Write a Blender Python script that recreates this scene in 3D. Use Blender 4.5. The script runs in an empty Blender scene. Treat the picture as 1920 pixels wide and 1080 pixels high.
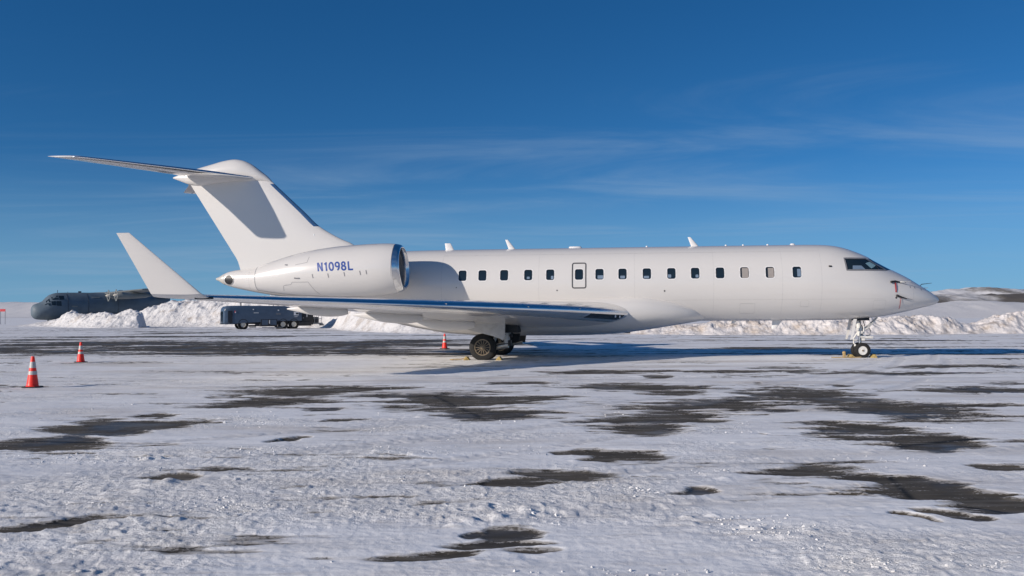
import bpy, bmesh, math, random
import numpy as np
from mathutils import Vector, Matrix
random.seed(7)
R = math.radians
sc = bpy.context.scene
COL = sc.collection

# ------------------------------------------------------------------ camera, light, exposure
F_PX, CAM_H, HROW, ROLL = 1728.5, 1.587, 589.44, R(-0.3)
cam_d = bpy.data.cameras.new('camera')
cam_d.sensor_width = 36.0
cam_d.lens = 36.0 * F_PX / 1920.0
cam_d.clip_start = 0.1
cam_d.clip_end = 30000
cam = bpy.data.objects.new('camera', cam_d)
COL.objects.link(cam)
th = math.atan((HROW - 540.0) / F_PX)
r_, u_, f_ = Vector((1, 0, 0)), Vector((0, -math.sin(th), math.cos(th))), Vector((0, math.cos(th), math.sin(th)))
cr, sr = math.cos(ROLL), math.sin(ROLL)
rr, uu = r_ * cr + u_ * sr, u_ * cr - r_ * sr
m = Matrix((rr, uu, -f_)).transposed().to_4x4()
m.translation = Vector((0, 0, CAM_H))
cam.matrix_world = m
sc.camera = cam

SUN_DIR = Vector((-6.08, -3.93, 2.45)).normalized()      # towards the sun
SUN_EL = math.asin(SUN_DIR.z)
SUN_ROT = math.atan2(SUN_DIR.x, SUN_DIR.y)               # azimuth from +Y towards +X
world = bpy.data.worlds.new('World')
sc.world = world
world.use_nodes = True
wt = world.node_tree
wt.nodes.clear()
def wn(t, **k):
    n = wt.nodes.new(t)
    for a, b in k.items(): setattr(n, a, b)
    return n
wl = wt.links.new
tc = wn('ShaderNodeTexCoord')
sep = wn('ShaderNodeSeparateXYZ'); wl(tc.outputs['Generated'], sep.inputs[0])
zabs = wn('ShaderNodeMath', operation='MAXIMUM'); wl(sep.outputs[2], zabs.inputs[0]); zabs.inputs[1].default_value = 0.0
zs = wn('ShaderNodeMath', operation='MULTIPLY'); wl(zabs.outputs[0], zs.inputs[0]); zs.inputs[1].default_value = 1.5
za = wn('ShaderNodeMath', operation='ADD'); wl(zs.outputs[0], za.inputs[0]); za.inputs[1].default_value = 0.115
cmb = wn('ShaderNodeCombineXYZ'); wl(sep.outputs[0], cmb.inputs[0]); wl(sep.outputs[1], cmb.inputs[1]); wl(za.outputs[0], cmb.inputs[2])
nrm = wn('ShaderNodeVectorMath', operation='NORMALIZE'); wl(cmb.outputs[0], nrm.inputs[0])
sky = wn('ShaderNodeTexSky', sky_type='NISHITA')
sky.sun_disc = False
sky.sun_elevation = SUN_EL
sky.sun_rotation = SUN_ROT
sky.altitude = 50
sky.air_density = 1.0
sky.dust_density = 0.0
sky.ozone_density = 3.0
wl(nrm.outputs[0], sky.inputs[0])
hsv = wn('ShaderNodeHueSaturation'); hsv.inputs['Saturation'].default_value = 1.29; hsv.inputs['Value'].default_value = 1.0
hsv.inputs['Hue'].default_value = 0.501
wl(sky.outputs[0], hsv.inputs['Color'])
gam = wn('ShaderNodeGamma'); gam.inputs[1].default_value = 1.15
wl(hsv.outputs[0], gam.inputs[0])
tint = wn('ShaderNodeVectorMath', operation='MULTIPLY'); tint.inputs[1].default_value = (0.97, 1.0, 0.98); wl(gam.outputs[0], tint.inputs[0])
# thin cirrus: a high flat layer, so it stretches towards the horizon
zc = wn('ShaderNodeMath', operation='ADD'); wl(zabs.outputs[0], zc.inputs[0]); zc.inputs[1].default_value = 0.06
px = wn('ShaderNodeMath', operation='DIVIDE'); wl(sep.outputs[0], px.inputs[0]); wl(zc.outputs[0], px.inputs[1])
py = wn('ShaderNodeMath', operation='DIVIDE'); wl(sep.outputs[1], py.inputs[0]); wl(zc.outputs[0], py.inputs[1])
cv = wn('ShaderNodeCombineXYZ'); wl(px.outputs[0], cv.inputs[0]); wl(py.outputs[0], cv.inputs[1])
mp = wn('ShaderNodeMapping'); wl(cv.outputs[0], mp.inputs[0])
mp.inputs['Rotation'].default_value = (0, 0, 0.18); mp.inputs['Scale'].default_value = (0.30, 0.85, 1); mp.inputs['Location'].default_value = (-3.2, 2.9, 0)
n1 = wn('ShaderNodeTexNoise'); wl(mp.outputs[0], n1.inputs['Vector']); n1.inputs['Scale'].default_value = 1.0
n1.inputs['Detail'].default_value = 9; n1.inputs['Roughness'].default_value = 0.6; n1.inputs['Distortion'].default_value = 0.9
n2 = wn('ShaderNodeTexNoise'); wl(mp.outputs[0], n2.inputs['Vector']); n2.inputs['Scale'].default_value = 0.35; n2.inputs['Detail'].default_value = 3
cm = wn('ShaderNodeMath', operation='MULTIPLY'); wl(n1.outputs[0], cm.inputs[0]); wl(n2.outputs[0], cm.inputs[1])
cr1 = wn('ShaderNodeMapRange', interpolation_type='SMOOTHSTEP'); wl(cm.outputs[0], cr1.inputs[0])
cr1.inputs[1].default_value = 0.225; cr1.inputs[2].default_value = 0.44; cr1.inputs[3].default_value = 0.0; cr1.inputs[4].default_value = 0.34
# pale air low over the horizon, the same all round
hz = wn('ShaderNodeMapRange', interpolation_type='SMOOTHSTEP'); wl(zabs.outputs[0], hz.inputs[0])
hz.inputs[1].default_value = 0.0; hz.inputs[2].default_value = 0.17; hz.inputs[3].default_value = 0.72; hz.inputs[4].default_value = 0.0
hmix = wn('ShaderNodeMix', data_type='RGBA'); wl(hz.outputs[0], hmix.inputs[0]); wl(tint.outputs[0], hmix.inputs[6]); hmix.inputs[7].default_value = (1.95, 3.9, 5.75, 1)
cmix = wn('ShaderNodeMix', data_type='RGBA'); wl(cr1.outputs[0], cmix.inputs[0]); wl(hmix.outputs[2], cmix.inputs[6])
cmix.inputs[7].default_value = (3.4, 4.7, 6.3, 1)
bg = wn('ShaderNodeBackground'); wl(cmix.outputs[2], bg.inputs[0]); bg.inputs[1].default_value = 0.091
wo = wn('ShaderNodeOutputWorld'); wl(bg.outputs[0], wo.inputs[0])

sun_d = bpy.data.lights.new('sun', 'SUN')
sun_d.energy = 4.5
sun_d.angle = R(0.53)
sun_d.color = (1.0, 0.90, 0.79)
sun = bpy.data.objects.new('sun', sun_d)
sun.rotation_euler = SUN_DIR.to_track_quat('Z', 'Y').to_euler()
sun.location = (-60, -40, 40)
COL.objects.link(sun)
sc.view_settings.view_transform = 'Standard'
sc.view_settings.look = 'None'
sc.view_settings.exposure = 0.0
sc.view_settings.gamma = 1.0
sc.view_settings.use_curve_mapping = False
sc.cycles.max_bounces = 6

# ------------------------------------------------------------------ materials
def mat(name, col, rough=0.5, metal=0.0, coat=0.0, spec=0.5, noise=0.0, nscale=8.0, bump=0.0, bscale=40.0, rvar=0.08):
    M = bpy.data.materials.new(name); M.use_nodes = True
    t = M.node_tree; b = t.nodes['Principled BSDF']
    b.inputs['Base Color'].default_value = (*col, 1); b.inputs['Roughness'].default_value = rough
    b.inputs['Metallic'].default_value = metal; b.inputs['Coat Weight'].default_value = coat
    b.inputs['Specular IOR Level'].default_value = spec
    o = t.nodes.new('ShaderNodeTexCoord')
    if noise > 0:
        n = t.nodes.new('ShaderNodeTexNoise'); n.inputs['Scale'].default_value = nscale; n.inputs['Detail'].default_value = 6
        t.links.new(o.outputs['Object'], n.inputs['Vector'])
        mr = t.nodes.new('ShaderNodeMapRange'); t.links.new(n.outputs[0], mr.inputs[0])
        mr.inputs[1].default_value = 0.3; mr.inputs[2].default_value = 0.7
        mr.inputs[3].default_value = 1 - noise; mr.inputs[4].default_value = 1 + noise
        mx = t.nodes.new('ShaderNodeVectorMath'); mx.operation = 'SCALE'; mx.inputs[0].default_value = col
        t.links.new(mr.outputs[0], mx.inputs['Scale']); t.links.new(mx.outputs[0], b.inputs['Base Color'])
        rm = t.nodes.new('ShaderNodeMapRange'); t.links.new(n.outputs[0], rm.inputs[0])
        rm.inputs[3].default_value = max(rough - rvar, 0.02); rm.inputs[4].default_value = rough + rvar
        t.links.new(rm.outputs[0], b.inputs['Roughness'])
    if bump > 0:
        n = t.nodes.new('ShaderNodeTexNoise'); n.inputs['Scale'].default_value = bscale; n.inputs['Detail'].default_value = 5
        t.links.new(o.outputs['Object'], n.inputs['Vector'])
        bp = t.nodes.new('ShaderNodeBump'); bp.inputs['Strength'].default_value = bump; bp.inputs['Distance'].default_value = 0.02
        t.links.new(n.outputs[0], bp.inputs['Height']); t.links.new(bp.outputs[0], b.inputs['Normal'])
    return M
WHITE = mat('white_paint', (0.635, 0.613, 0.588), 0.30, coat=0.6, noise=0.012, nscale=0.5, rvar=0.02)
WHITE2 = mat('white_trim', (0.72, 0.71, 0.70), 0.35, noise=0.03)
METAL = mat('polished_aluminium', (0.80, 0.80, 0.80), 0.19, metal=1.0, noise=0.04, nscale=3)
STEEL = mat('gear_steel', (0.62, 0.61, 0.58), 0.35, metal=0.6, noise=0.15, nscale=20)
DARKM = mat('dark_metal', (0.03, 0.03, 0.032), 0.45, metal=0.3, noise=0.2, nscale=20)
BARREL = mat('inlet_barrel', (0.42, 0.42, 0.42), 0.4, metal=0.4, noise=0.1)
RUBBER = mat('tyre_rubber', (0.009, 0.009, 0.009), 0.75, noise=0.3, nscale=14, bump=0.2)
GEARW = mat('gear_white', (0.66, 0.65, 0.62), 0.4, noise=0.12, nscale=16)
DOORG = mat('gear_door_paint', (0.55, 0.54, 0.52), 0.4, noise=0.1, nscale=6)
BRASS = mat('brake_bronze', (0.27, 0.215, 0.15), 0.42, metal=0.5, noise=0.2, nscale=25)
PANE = mat('window_glass', (0.012, 0.022, 0.032), 0.06, spec=0.55)
SHADE = mat('window_blind', (0.30, 0.27, 0.25), 0.6, noise=0.05)
PANE_BLUE = mat('pane_blue_grey', (0.16, 0.22, 0.30), 0.5, noise=0.05)  # blue-grey of the patches on cabin and cockpit panes
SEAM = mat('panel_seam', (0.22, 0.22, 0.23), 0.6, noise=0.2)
GASK = mat('door_seal', (0.06, 0.06, 0.065), 0.5, noise=0.1)
BLUE = mat('registration_blue', (0.008, 0.052, 0.27), 0.4, coat=0.1, noise=0.06, nscale=6)
REDC = mat('ribbon_red', (0.32, 0.03, 0.035), 0.7, noise=0.2)
BLACK = mat('black_cloth', (0.02, 0.02, 0.022), 0.8, noise=0.2)
ORANGE = mat('cone_orange', (0.92, 0.032, 0.016), 0.45, noise=0.1, nscale=9, bump=0.05)
REFL = mat('reflective_band', (0.50, 0.48, 0.45), 0.4, noise=0.08, nscale=20)
CBASE = mat('cone_base_rubber', (0.02, 0.02, 0.02), 0.8, noise=0.3)
YELLOW = mat('chock_yellow', (0.40, 0.29, 0.10), 0.6, noise=0.25, nscale=14)
ROPE = mat('rope', (0.40, 0.28, 0.13), 0.9, noise=0.3, nscale=30)
NAVY = mat('navy_paint', (0.058, 0.09, 0.14), 0.4, noise=0.12, nscale=2.0)
NAVY_D = mat('navy_dark', (0.012, 0.016, 0.026), 0.5, noise=0.2)
TRUCKBLK = mat('truck_black', (0.010, 0.011, 0.014), 0.5, noise=0.2)
HUB = mat('hub_cream', (0.62, 0.57, 0.48), 0.5, noise=0.12, nscale=6)
GREYM = mat('galvanised_rail', (0.16, 0.17, 0.19), 0.5, metal=0.4, noise=0.1)
SIGNW = mat('sign_white', (0.72, 0.72, 0.72), 0.5, noise=0.05)
SIGNR = mat('sign_red', (0.55, 0.04, 0.05), 0.5, noise=0.05)
MILG = mat('military_grey', (0.105, 0.142, 0.175), 0.62, noise=0.14, nscale=0.8)
MILG2 = mat('military_grey_wing', (0.20, 0.215, 0.21), 0.6, noise=0.1, nscale=0.8)
AMBER = mat('tail_amber', (0.66, 0.62, 0.55), 0.3, metal=0.3, noise=0.1)
LAMP = mat('lamp_lens', (0.75, 0.78, 0.8), 0.1, spec=0.8, noise=0.03)

# ------------------------------------------------------------------ helpers
def link(o, parent=None):
    COL.objects.link(o)
    if parent is not None: o.parent = parent
    return o
def tag(o, label=None, cat=None, group=None, kind=None):
    if label: o['label'] = label
    if cat: o['category'] = cat
    if group: o['group'] = group
    if kind: o['kind'] = kind
    return o
def empty(name, loc, rz=0, label=None, cat=None, group=None):
    o = bpy.data.objects.new(name, None); o.location = loc; o.rotation_euler = (0, 0, rz); o.empty_display_size = 0.3
    link(o); return tag(o, label, cat, group)
def copy_tree(o, parent=None):
    c = o.copy(); link(c, parent)
    for ch in o.children: copy_tree(ch, c)
    return c
class MB:
    def __init__(s): s.v = []; s.f = []
    def add(s, v, f):
        k = len(s.v); s.v += [tuple(p) for p in v]; s.f += [tuple(i + k for i in q) for q in f]; return s
    def loft(s, rings, closed=True, cap0=True, cap1=True):
        n = len(rings[0]); k = len(s.v)
        for r in rings: s.v += [tuple(p) for p in r]
        for i in range(len(rings) - 1):
            for j in range(n if closed else n - 1):
                a, b = k + i * n + j, k + i * n + (j + 1) % n
                s.f.append((a, b, b + n, a + n))
        if closed and cap0: s.f.append(tuple(k + j for j in range(n))[::-1])
        if closed and cap1: s.f.append(tuple(k + (len(rings) - 1) * n + j for j in range(n)))
        return s
    def box(s, c, d, rot=None):
        P = [Vector((x * d[0] / 2, y * d[1] / 2, z * d[2] / 2)) for x in (-1, 1) for y in (-1, 1) for z in (-1, 1)]
        if rot is not None: P = [rot @ p for p in P]
        P = [p + Vector(c) for p in P]
        return s.add(P, [(0, 1, 3, 2), (4, 6, 7, 5), (0, 4, 5, 1), (2, 3, 7, 6), (0, 2, 6, 4), (1, 5, 7, 3)])
    def tube(s, pts, r, n=10, caps=True):
        pts = [Vector(p) for p in pts]; rings = []
        rs = r if isinstance(r, (list, tuple)) else [r] * len(pts)
        for i, p in enumerate(pts):
            d = (pts[min(i + 1, len(pts) - 1)] - pts[max(i - 1, 0)]).normalized()
            a = Vector((0, 0, 1)) if abs(d.z) < 0.9 else Vector((1, 0, 0))
            x = d.cross(a).normalized(); y = d.cross(x)
            rings.append([p + (x * math.cos(t) + y * math.sin(t)) * rs[i] for t in [2 * math.pi * k / n for k in range(n)]])
        return s.loft(rings, cap0=caps, cap1=caps)
    def lathe(s, prof, axis='y', c=(0, 0, 0), n=32, closed=False):
        rings = []
        for a, r in prof:
            ring = []
            for k in range(n):
                t = 2 * math.pi * k / n
                q = {'y': (r * math.cos(t), a, r * math.sin(t)), 'z': (r * math.cos(t), r * math.sin(t), a), 'x': (a, r * math.cos(t), r * math.sin(t))}[axis]
                ring.append((q[0] + c[0], q[1] + c[1], q[2] + c[2]))
            rings.append(ring)
        if closed: rings.append(rings[0])
        return s.loft(rings, cap0=not closed, cap1=not closed)
    def prism(s, poly, off):
        n = len(poly); off = Vector(off)
        v = [Vector(p) for p in poly] + [Vector(p) + off for p in poly]
        f = [tuple(range(n))[::-1], tuple(range(n, 2 * n))] + [(i, (i + 1) % n, n + (i + 1) % n, n + i) for i in range(n)]
        return s.add(v, f)
    def build(s, name, m_, parent=None, angle=35, recalc=True, bevel=0.0):
        me = bpy.data.meshes.new(name)
        me.from_pydata(s.v, [], s.f)
        bm = bmesh.new(); bm.from_mesh(me)
        bmesh.ops.remove_doubles(bm, verts=bm.verts, dist=1e-5)
        bmesh.ops.dissolve_degenerate(bm, edges=bm.edges, dist=1e-5)
        if bevel > 0:
            es = [e for e in bm.edges if len(e.link_faces) == 2 and e.calc_face_angle(0) > 0.5]
            bmesh.ops.bevel(bm, geom=es, offset=bevel, segments=2, affect='EDGES', profile=0.6)
        if recalc: bmesh.ops.recalc_face_normals(bm, faces=bm.faces)
        bm.to_mesh(me); bm.free()
        if angle is not None:
            me.shade_smooth()
            me.set_sharp_from_angle(angle=R(angle))
        me.materials.append(m_)
        o = bpy.data.objects.new(name, me)
        return link(o, parent)
def pchip(xs, ys):
    xs = np.array(xs, float); ys = np.array(ys, float); h = np.diff(xs); d = np.diff(ys) / h
    mm = np.zeros_like(ys); mm[0], mm[-1] = d[0], d[-1]
    for i in range(1, len(xs) - 1):
        if d[i - 1] * d[i] > 0:
            w1, w2 = 2 * h[i] + h[i - 1], h[i] + 2 * h[i - 1]
            mm[i] = (w1 + w2) / (w1 / d[i - 1] + w2 / d[i])
    def f(x):
        x = min(max(x, xs[0]), xs[-1]); i = min(max(int(np.searchsorted(xs, x)) - 1, 0), len(h) - 1)
        t = (x - xs[i]) / h[i]
        return float((2*t**3-3*t**2+1)*ys[i] + (t**3-2*t**2+t)*h[i]*mm[i] + (-2*t**3+3*t**2)*ys[i+1] + (t**3-t**2)*h[i]*mm[i+1])
    return f
# vectorised value noise
def vnoise(x, y, seed=0):
    xi = np.floor(x).astype(np.int64); yi = np.floor(y).astype(np.int64); fx = x - xi; fy = y - yi
    fx = fx*fx*fx*(fx*(fx*6-15)+10); fy = fy*fy*fy*(fy*(fy*6-15)+10)
    def hsh(a, b):
        h = (a * 374761393 + b * 668265263 + seed * 982451653) & 0xffffffff
        h = ((h ^ (h >> 13)) * 1274126177) & 0xffffffff
        h = ((h ^ (h >> 16)) * 2246822519) & 0xffffffff
        return ((h ^ (h >> 15)) & 0xffff) / 65535.0
    a, b, c, d = hsh(xi, yi), hsh(xi+1, yi), hsh(xi, yi+1), hsh(xi+1, yi+1)
    return (a + (b-a)*fx) * (1-fy) + (c + (d-c)*fx) * fy
def fbm(x, y, seed=0, oct_=4, gain=0.5):
    s = 0; a = 1; t = 0
    for i in range(oct_):
        ca, sa = math.cos(0.6*i), math.sin(0.6*i); k = 2.03**i
        s = s + a * (vnoise((x*ca-y*sa)*k, (x*sa+y*ca)*k, seed+i*17) - 0.5); t += a; a *= gain
    return s / t * 2      # about -1..1
def sstep(a, b, x):
    t = np.clip((x-a)/(b-a), 0, 1); return t*t*(3-2*t)

# ------------------------------------------------------------------ ground
# bare or thinly iced patches of the apron: x, y, half length, half width, turn (metres)
PATCH = [(-25.07,53.53,7.62,7.43,-.161),(-13.68,43.8,12.36,5.67,-.237),(-8.66,48.26,7.25,7.82,.076),(-9.03,39.0,8.64,2.78,-.124),(-20.37,40.98,4.52,3.07,-.126),(-6.43,55.49,4.27,4.51,-.177),(-4.5,19.45,1.84,1.24,.241),(-4.46,16.77,1.33,.92,.177),(-4.87,16.21,.56,.48,.486),(-1.09,16.99,1.69,1.8,-.417),(-.18,14.85,.91,1.29,-.397),(.29,17.67,.81,.45,-.058),(-5.95,11.58,.7,.98,.742),(-5.64,13.02,1.01,1.05,1.054),(-5.67,14.87,.41,.32,1.405),(1.11,10.27,.62,.34,-.28),(.41,9.1,.45,.36,.104),(.09,8.74,.35,.19,-.029),(3.43,16.14,1.68,1.52,.442),(2.03,13.64,1.11,.95,.649),(1.65,12.54,.74,.57,.656),(5.59,18.3,1.24,1.97,-.061),(2.66,20.12,1.59,1.03,-.25),(3.06,18.34,1.03,.98,-.297),(4.57,12.41,.76,1.12,-.339),(4.96,11.36,.57,1.04,-.288),(6.34,15.1,1.13,1.16,-.198),(6.33,13.93,1.02,.7,-.047),(7.52,15.56,.96,.44,-.052),(9.38,18.7,1.56,1.02,-.063),(10.25,24.03,2.53,.84,-.082),(12.2,26.77,1.63,1.04,-.092),(6.06,25.05,3.24,.68,-.084),(1.98,24.71,1.56,.67,-.082),(3.5,22.93,.33,.76,-.076),(3.04,9.15,.47,.33,-.223),(3.47,8.64,.51,.27,-.691),(3.88,7.77,.58,.44,-.483),(3.38,7.27,.23,.11,-.369),(3.52,8.3,.17,.1,-.47),(.1,6.57,.21,.19,-.312),(-.05,6.28,.4,.13,.051),(-.39,6.01,.32,.13,.311),(.2,6.07,.22,.12,.227),(-.2,6.55,.1,.08,-.021),(1.57,8.31,.13,.1,-.027),(-3.46,7.06,.42,.16,.633),(-3.3,7.34,.17,.08,-.024),(-3.29,9.19,.21,.27,.778),(-3.21,15.41,.36,.26,-.05),(2.96,7.19,.11,.07,-.358),(-2.54,13.71,.36,.27,.346),(-2.73,11.8,.51,.2,.605),(23.18,50.19,3.49,2.76,-.177),(23.16,55.7,1.51,2.26,-.196),(11.23,42.3,2.83,1.96,-.144),(7.53,26.66,.9,.52,-.09),(-32.33,60.12,3.48,10.85,-.177),(-26.81,70.24,6.64,3.6,-.209),(-24.62,45.31,3.39,3.76,-.137),(6.91,19.98,.34,.43,-.067),(.47,21.04,.97,.48,-.069),(-31.02,85.13,3.33,5.3,-.249),(-19.47,68.68,5.1,3.44,-.209),(17.23,46.64,2.3,1.58,-.161),(14.26,26.59,.88,.77,-.092),(3.06,12.09,.1,.11,-.04),(4.78,9.34,.26,.19,-.031),(.54,10.56,.18,.16,-.035)]
# wheel tracks: a point on each, heading, curvature, half the distance between the wheels
TRACKS = [(-6.0,9.5,0.52,0.012,0.85),(-2.0,23.0,0.10,-0.006,0.95),(3.5,9.2,0.30,-0.010,0.80),(-9.0,19.0,0.28,-0.008,0.9),(6.0,21.5,-0.12,0.004,1.0),(1.0,12.5,0.75,0.01,0.75)]
def bare_field(x, y):
    """1 on bare apron, 0 under snow (before the fine break-up)"""
    best = np.full(x.shape, -3.0)
    for (cx, cy, a, b, t) in PATCH:
        ct, st = math.cos(t), math.sin(t)
        a2, b2 = a * 1.08, b * 1.0
        mx_ = np.abs(x - cx) < 2.5 * (a2 + b2); my_ = np.abs(y - cy) < 2.5 * (a2 + b2)
        mk = mx_ & my_
        if not mk.any(): continue
        dx, dy = x[mk] - cx, y[mk] - cy
        e = np.sqrt(((dx*ct+dy*st)/a2)**2 + ((-dx*st+dy*ct)/b2)**2)
        best[mk] = np.maximum(best[mk], 1 - e)
    return best
def ground_fields(x, y):
    r = np.hypot(x, y)
    wx = x + 0.35 * fbm(x*0.9, y*0.9, 5, 3) ; wy = y + 0.35 * fbm(x*0.9+9, y*0.9, 6, 3)
    b = bare_field(wx, wy)
    # ragged streaky edges: drifts blown and ploughed along x
    st = fbm(x*0.35, y*1.5, 11, 5, 0.62) * 0.75 + fbm(x*1.6, y*4.0, 12, 4, 0.6) * 0.45
    # thin wind-scoured streaks in the middle distance
    thin = sstep(0.30, 0.62, fbm(x*0.16, y*1.1, 15, 4, 0.6)) * sstep(12, 17, r) * (1 - sstep(60, 90, r)) * sstep(-4, 6, x)
    b = np.maximum(b, -0.45 + 0.62*thin)
    far = sstep(22, 40, r)
    st = st + far * (fbm(x*0.06, y*0.55, 13, 4, 0.6) * 1.0 + fbm(x*0.10, y*1.3, 16, 3, 0.6) * 0.6)
    st = st + fbm(x*0.9, y*7.0, 14, 4, 0.65) * 0.45 * sstep(4, 9, r)
    bare = sstep(-0.10, 0.55, b + st * 1.15 + 0.05)
    rough = sstep(-0.15, 0.40, fbm(x*0.33, y*0.5, 21, 4) + 0.25*sstep(3.0, -3.0, x) - 0.05)
    pk = np.zeros(x.shape)
    for (tx, ty, ang, cur, off) in TRACKS:
        dx, dy = x - tx, y - ty; t = dx*math.cos(ang) + dy*math.sin(ang); d = -dx*math.sin(ang) + dy*math.cos(ang) - cur*t*t
        for o_ in (-off, off):
            pk = np.maximum(pk, np.exp(-((d - o_)/0.17)**4) * sstep(-0.5, 0.1, fbm(t*0.35, d*0.2, 19, 2) + 0.15))
    return bare, rough * (1 - 0.75*pk), pk
def ground_height(x, y, sp, bare, rough, pk):
    """sp: spacing of the mesh, so relief finer than the mesh fades out"""
    def w(lam): return np.clip(lam / (2.2 * sp) - 0.5, 0, 1)
    cov = 1 - bare
    h = cov * (0.022 + 0.016 * fbm(x*0.7, y*1.1, 31, 3))
    ridg = lambda s, fx, fy: 1 - np.abs(2*vnoise(x*fx, y*fy, s) - 1)
    h = h + cov * (0.35 + 0.65*rough) * 0.012 * w(0.45) * fbm(x*2.1, y*3.0, 41, 2)
    crust = sstep(0.0, 0.55, fbm(x*1.15, y*1.5, 44, 3)) * rough
    h = h + cov * crust * w(0.2) * 0.012 * (ridg(51, 5.0, 6.5)**2)
    h = h + cov * (0.25 + rough) * w(0.11) * 0.0095 * (ridg(52, 10.0, 12.0)**2 - 0.3)
    h = h + cov * (0.3 + rough) * w(0.05) * 0.0085 * (vnoise(x*23, y*26, 53) - 0.5) * 2
    h = h + cov * (0.3 + rough) * w(0.028) * 0.0060 * (vnoise(x*43, y*43, 54) - 0.5) * 2
    xr, yr = x*0.985 + y*0.17, -x*0.17 + y*0.985
    h = h + cov * w(0.16) * 0.005 * fbm(xr*0.7, yr*6.0, 57, 2)          # scraped along the plough lines
    lump_ = sstep(0.28, 0.6, fbm(x*1.5, y*2.4, 58, 3)) * (0.4 + rough)
    h = h + cov * lump_ * w(0.12) * 0.03 * vnoise(x*9, y*10, 59)**2      # turned-up clods
    h = h + bare * 0.002 * fbm(x*6, y*6, 55, 2)
    h = h - cov*pk*0.016 + cov*pk*w(0.1)*0.008*(vnoise(x*11, y*11, 60) > 0.5)
    return h * (1 - sstep(120, 260, np.hypot(x, y)))
def make_ground():
    rads = [2.6]
    while rads[-1] < 16: rads.append(rads[-1] * 1.0031)
    while rads[-1] < 150: rads.append(rads[-1] * 1.0052)
    nf = len(rads)
    while rads[-1] < 9000: rads.append(rads[-1] * 1.12)
    rads = np.array(rads)
    fine = np.radians(np.arange(-37, 37.001, 0.1)); coarse = np.radians(np.arange(41, 320, 4.0))
    ang = np.concatenate([fine, coarse]); nA = len(ang)
    A, Rr = np.meshgrid(ang, rads)
    x = Rr * np.sin(A); y = Rr * np.cos(A)
    bare, rough, pk = ground_fields(x, y)
    bare[Rr > 150] = 0
    z = ground_height(x, y, np.maximum(Rr*0.0031, 0.004), bare, rough, pk)
    co = np.stack([x, y, z], -1).reshape(-1, 3)
    nR = len(rads)
    co = np.vstack([co, [[0, 0, 0]]])
    i = np.arange(nR-1)[:, None]; j = np.arange(nA)[None, :]
    a = i*nA + j; b = i*nA + (j+1) % nA
    q = np.stack([a, b, b+nA, a+nA], -1).reshape(-1, 4)[:, ::-1]
    cen = nR*nA
    tri = np.stack([np.full(nA, cen), np.arange(nA), (np.arange(nA)+1) % nA], -1)[:, ::-1]
    me = bpy.data.meshes.new('ground')
    nq, nt = len(q), len(tri)
    me.vertices.add(len(co)); me.vertices.foreach_set('co', co.ravel())
    me.loops.add(nq*4 + nt*3); me.polygons.add(nq + nt)
    me.loops.foreach_set('vertex_index', np.concatenate([q.ravel(), tri.ravel()]).astype(np.int32))
    ls = np.concatenate([np.arange(nq)*4, nq*4 + np.arange(nt)*3]).astype(np.int32)
    me.polygons.foreach_set('loop_start', ls)
    me.update(calc_edges=True); me.validate()
    at = me.attributes.new('bare', 'FLOAT', 'POINT'); at.data.foreach_set('value', np.append(bare.ravel(), 0).astype(np.float32))
    at = me.attributes.new('rough_snow', 'FLOAT', 'POINT'); at.data.foreach_set('value', np.append(rough.ravel(), 0).astype(np.float32))
    at = me.attributes.new('packed_snow', 'FLOAT', 'POINT'); at.data.foreach_set('value', np.append(pk.ravel(), 0).astype(np.float32))
    me.shade_smooth()
    o = bpy.data.objects.new('ground', me); link(o)
    tag(o, 'snow covered airport apron with bare patches of dark asphalt', None, None, 'structure')
    return o
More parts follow.
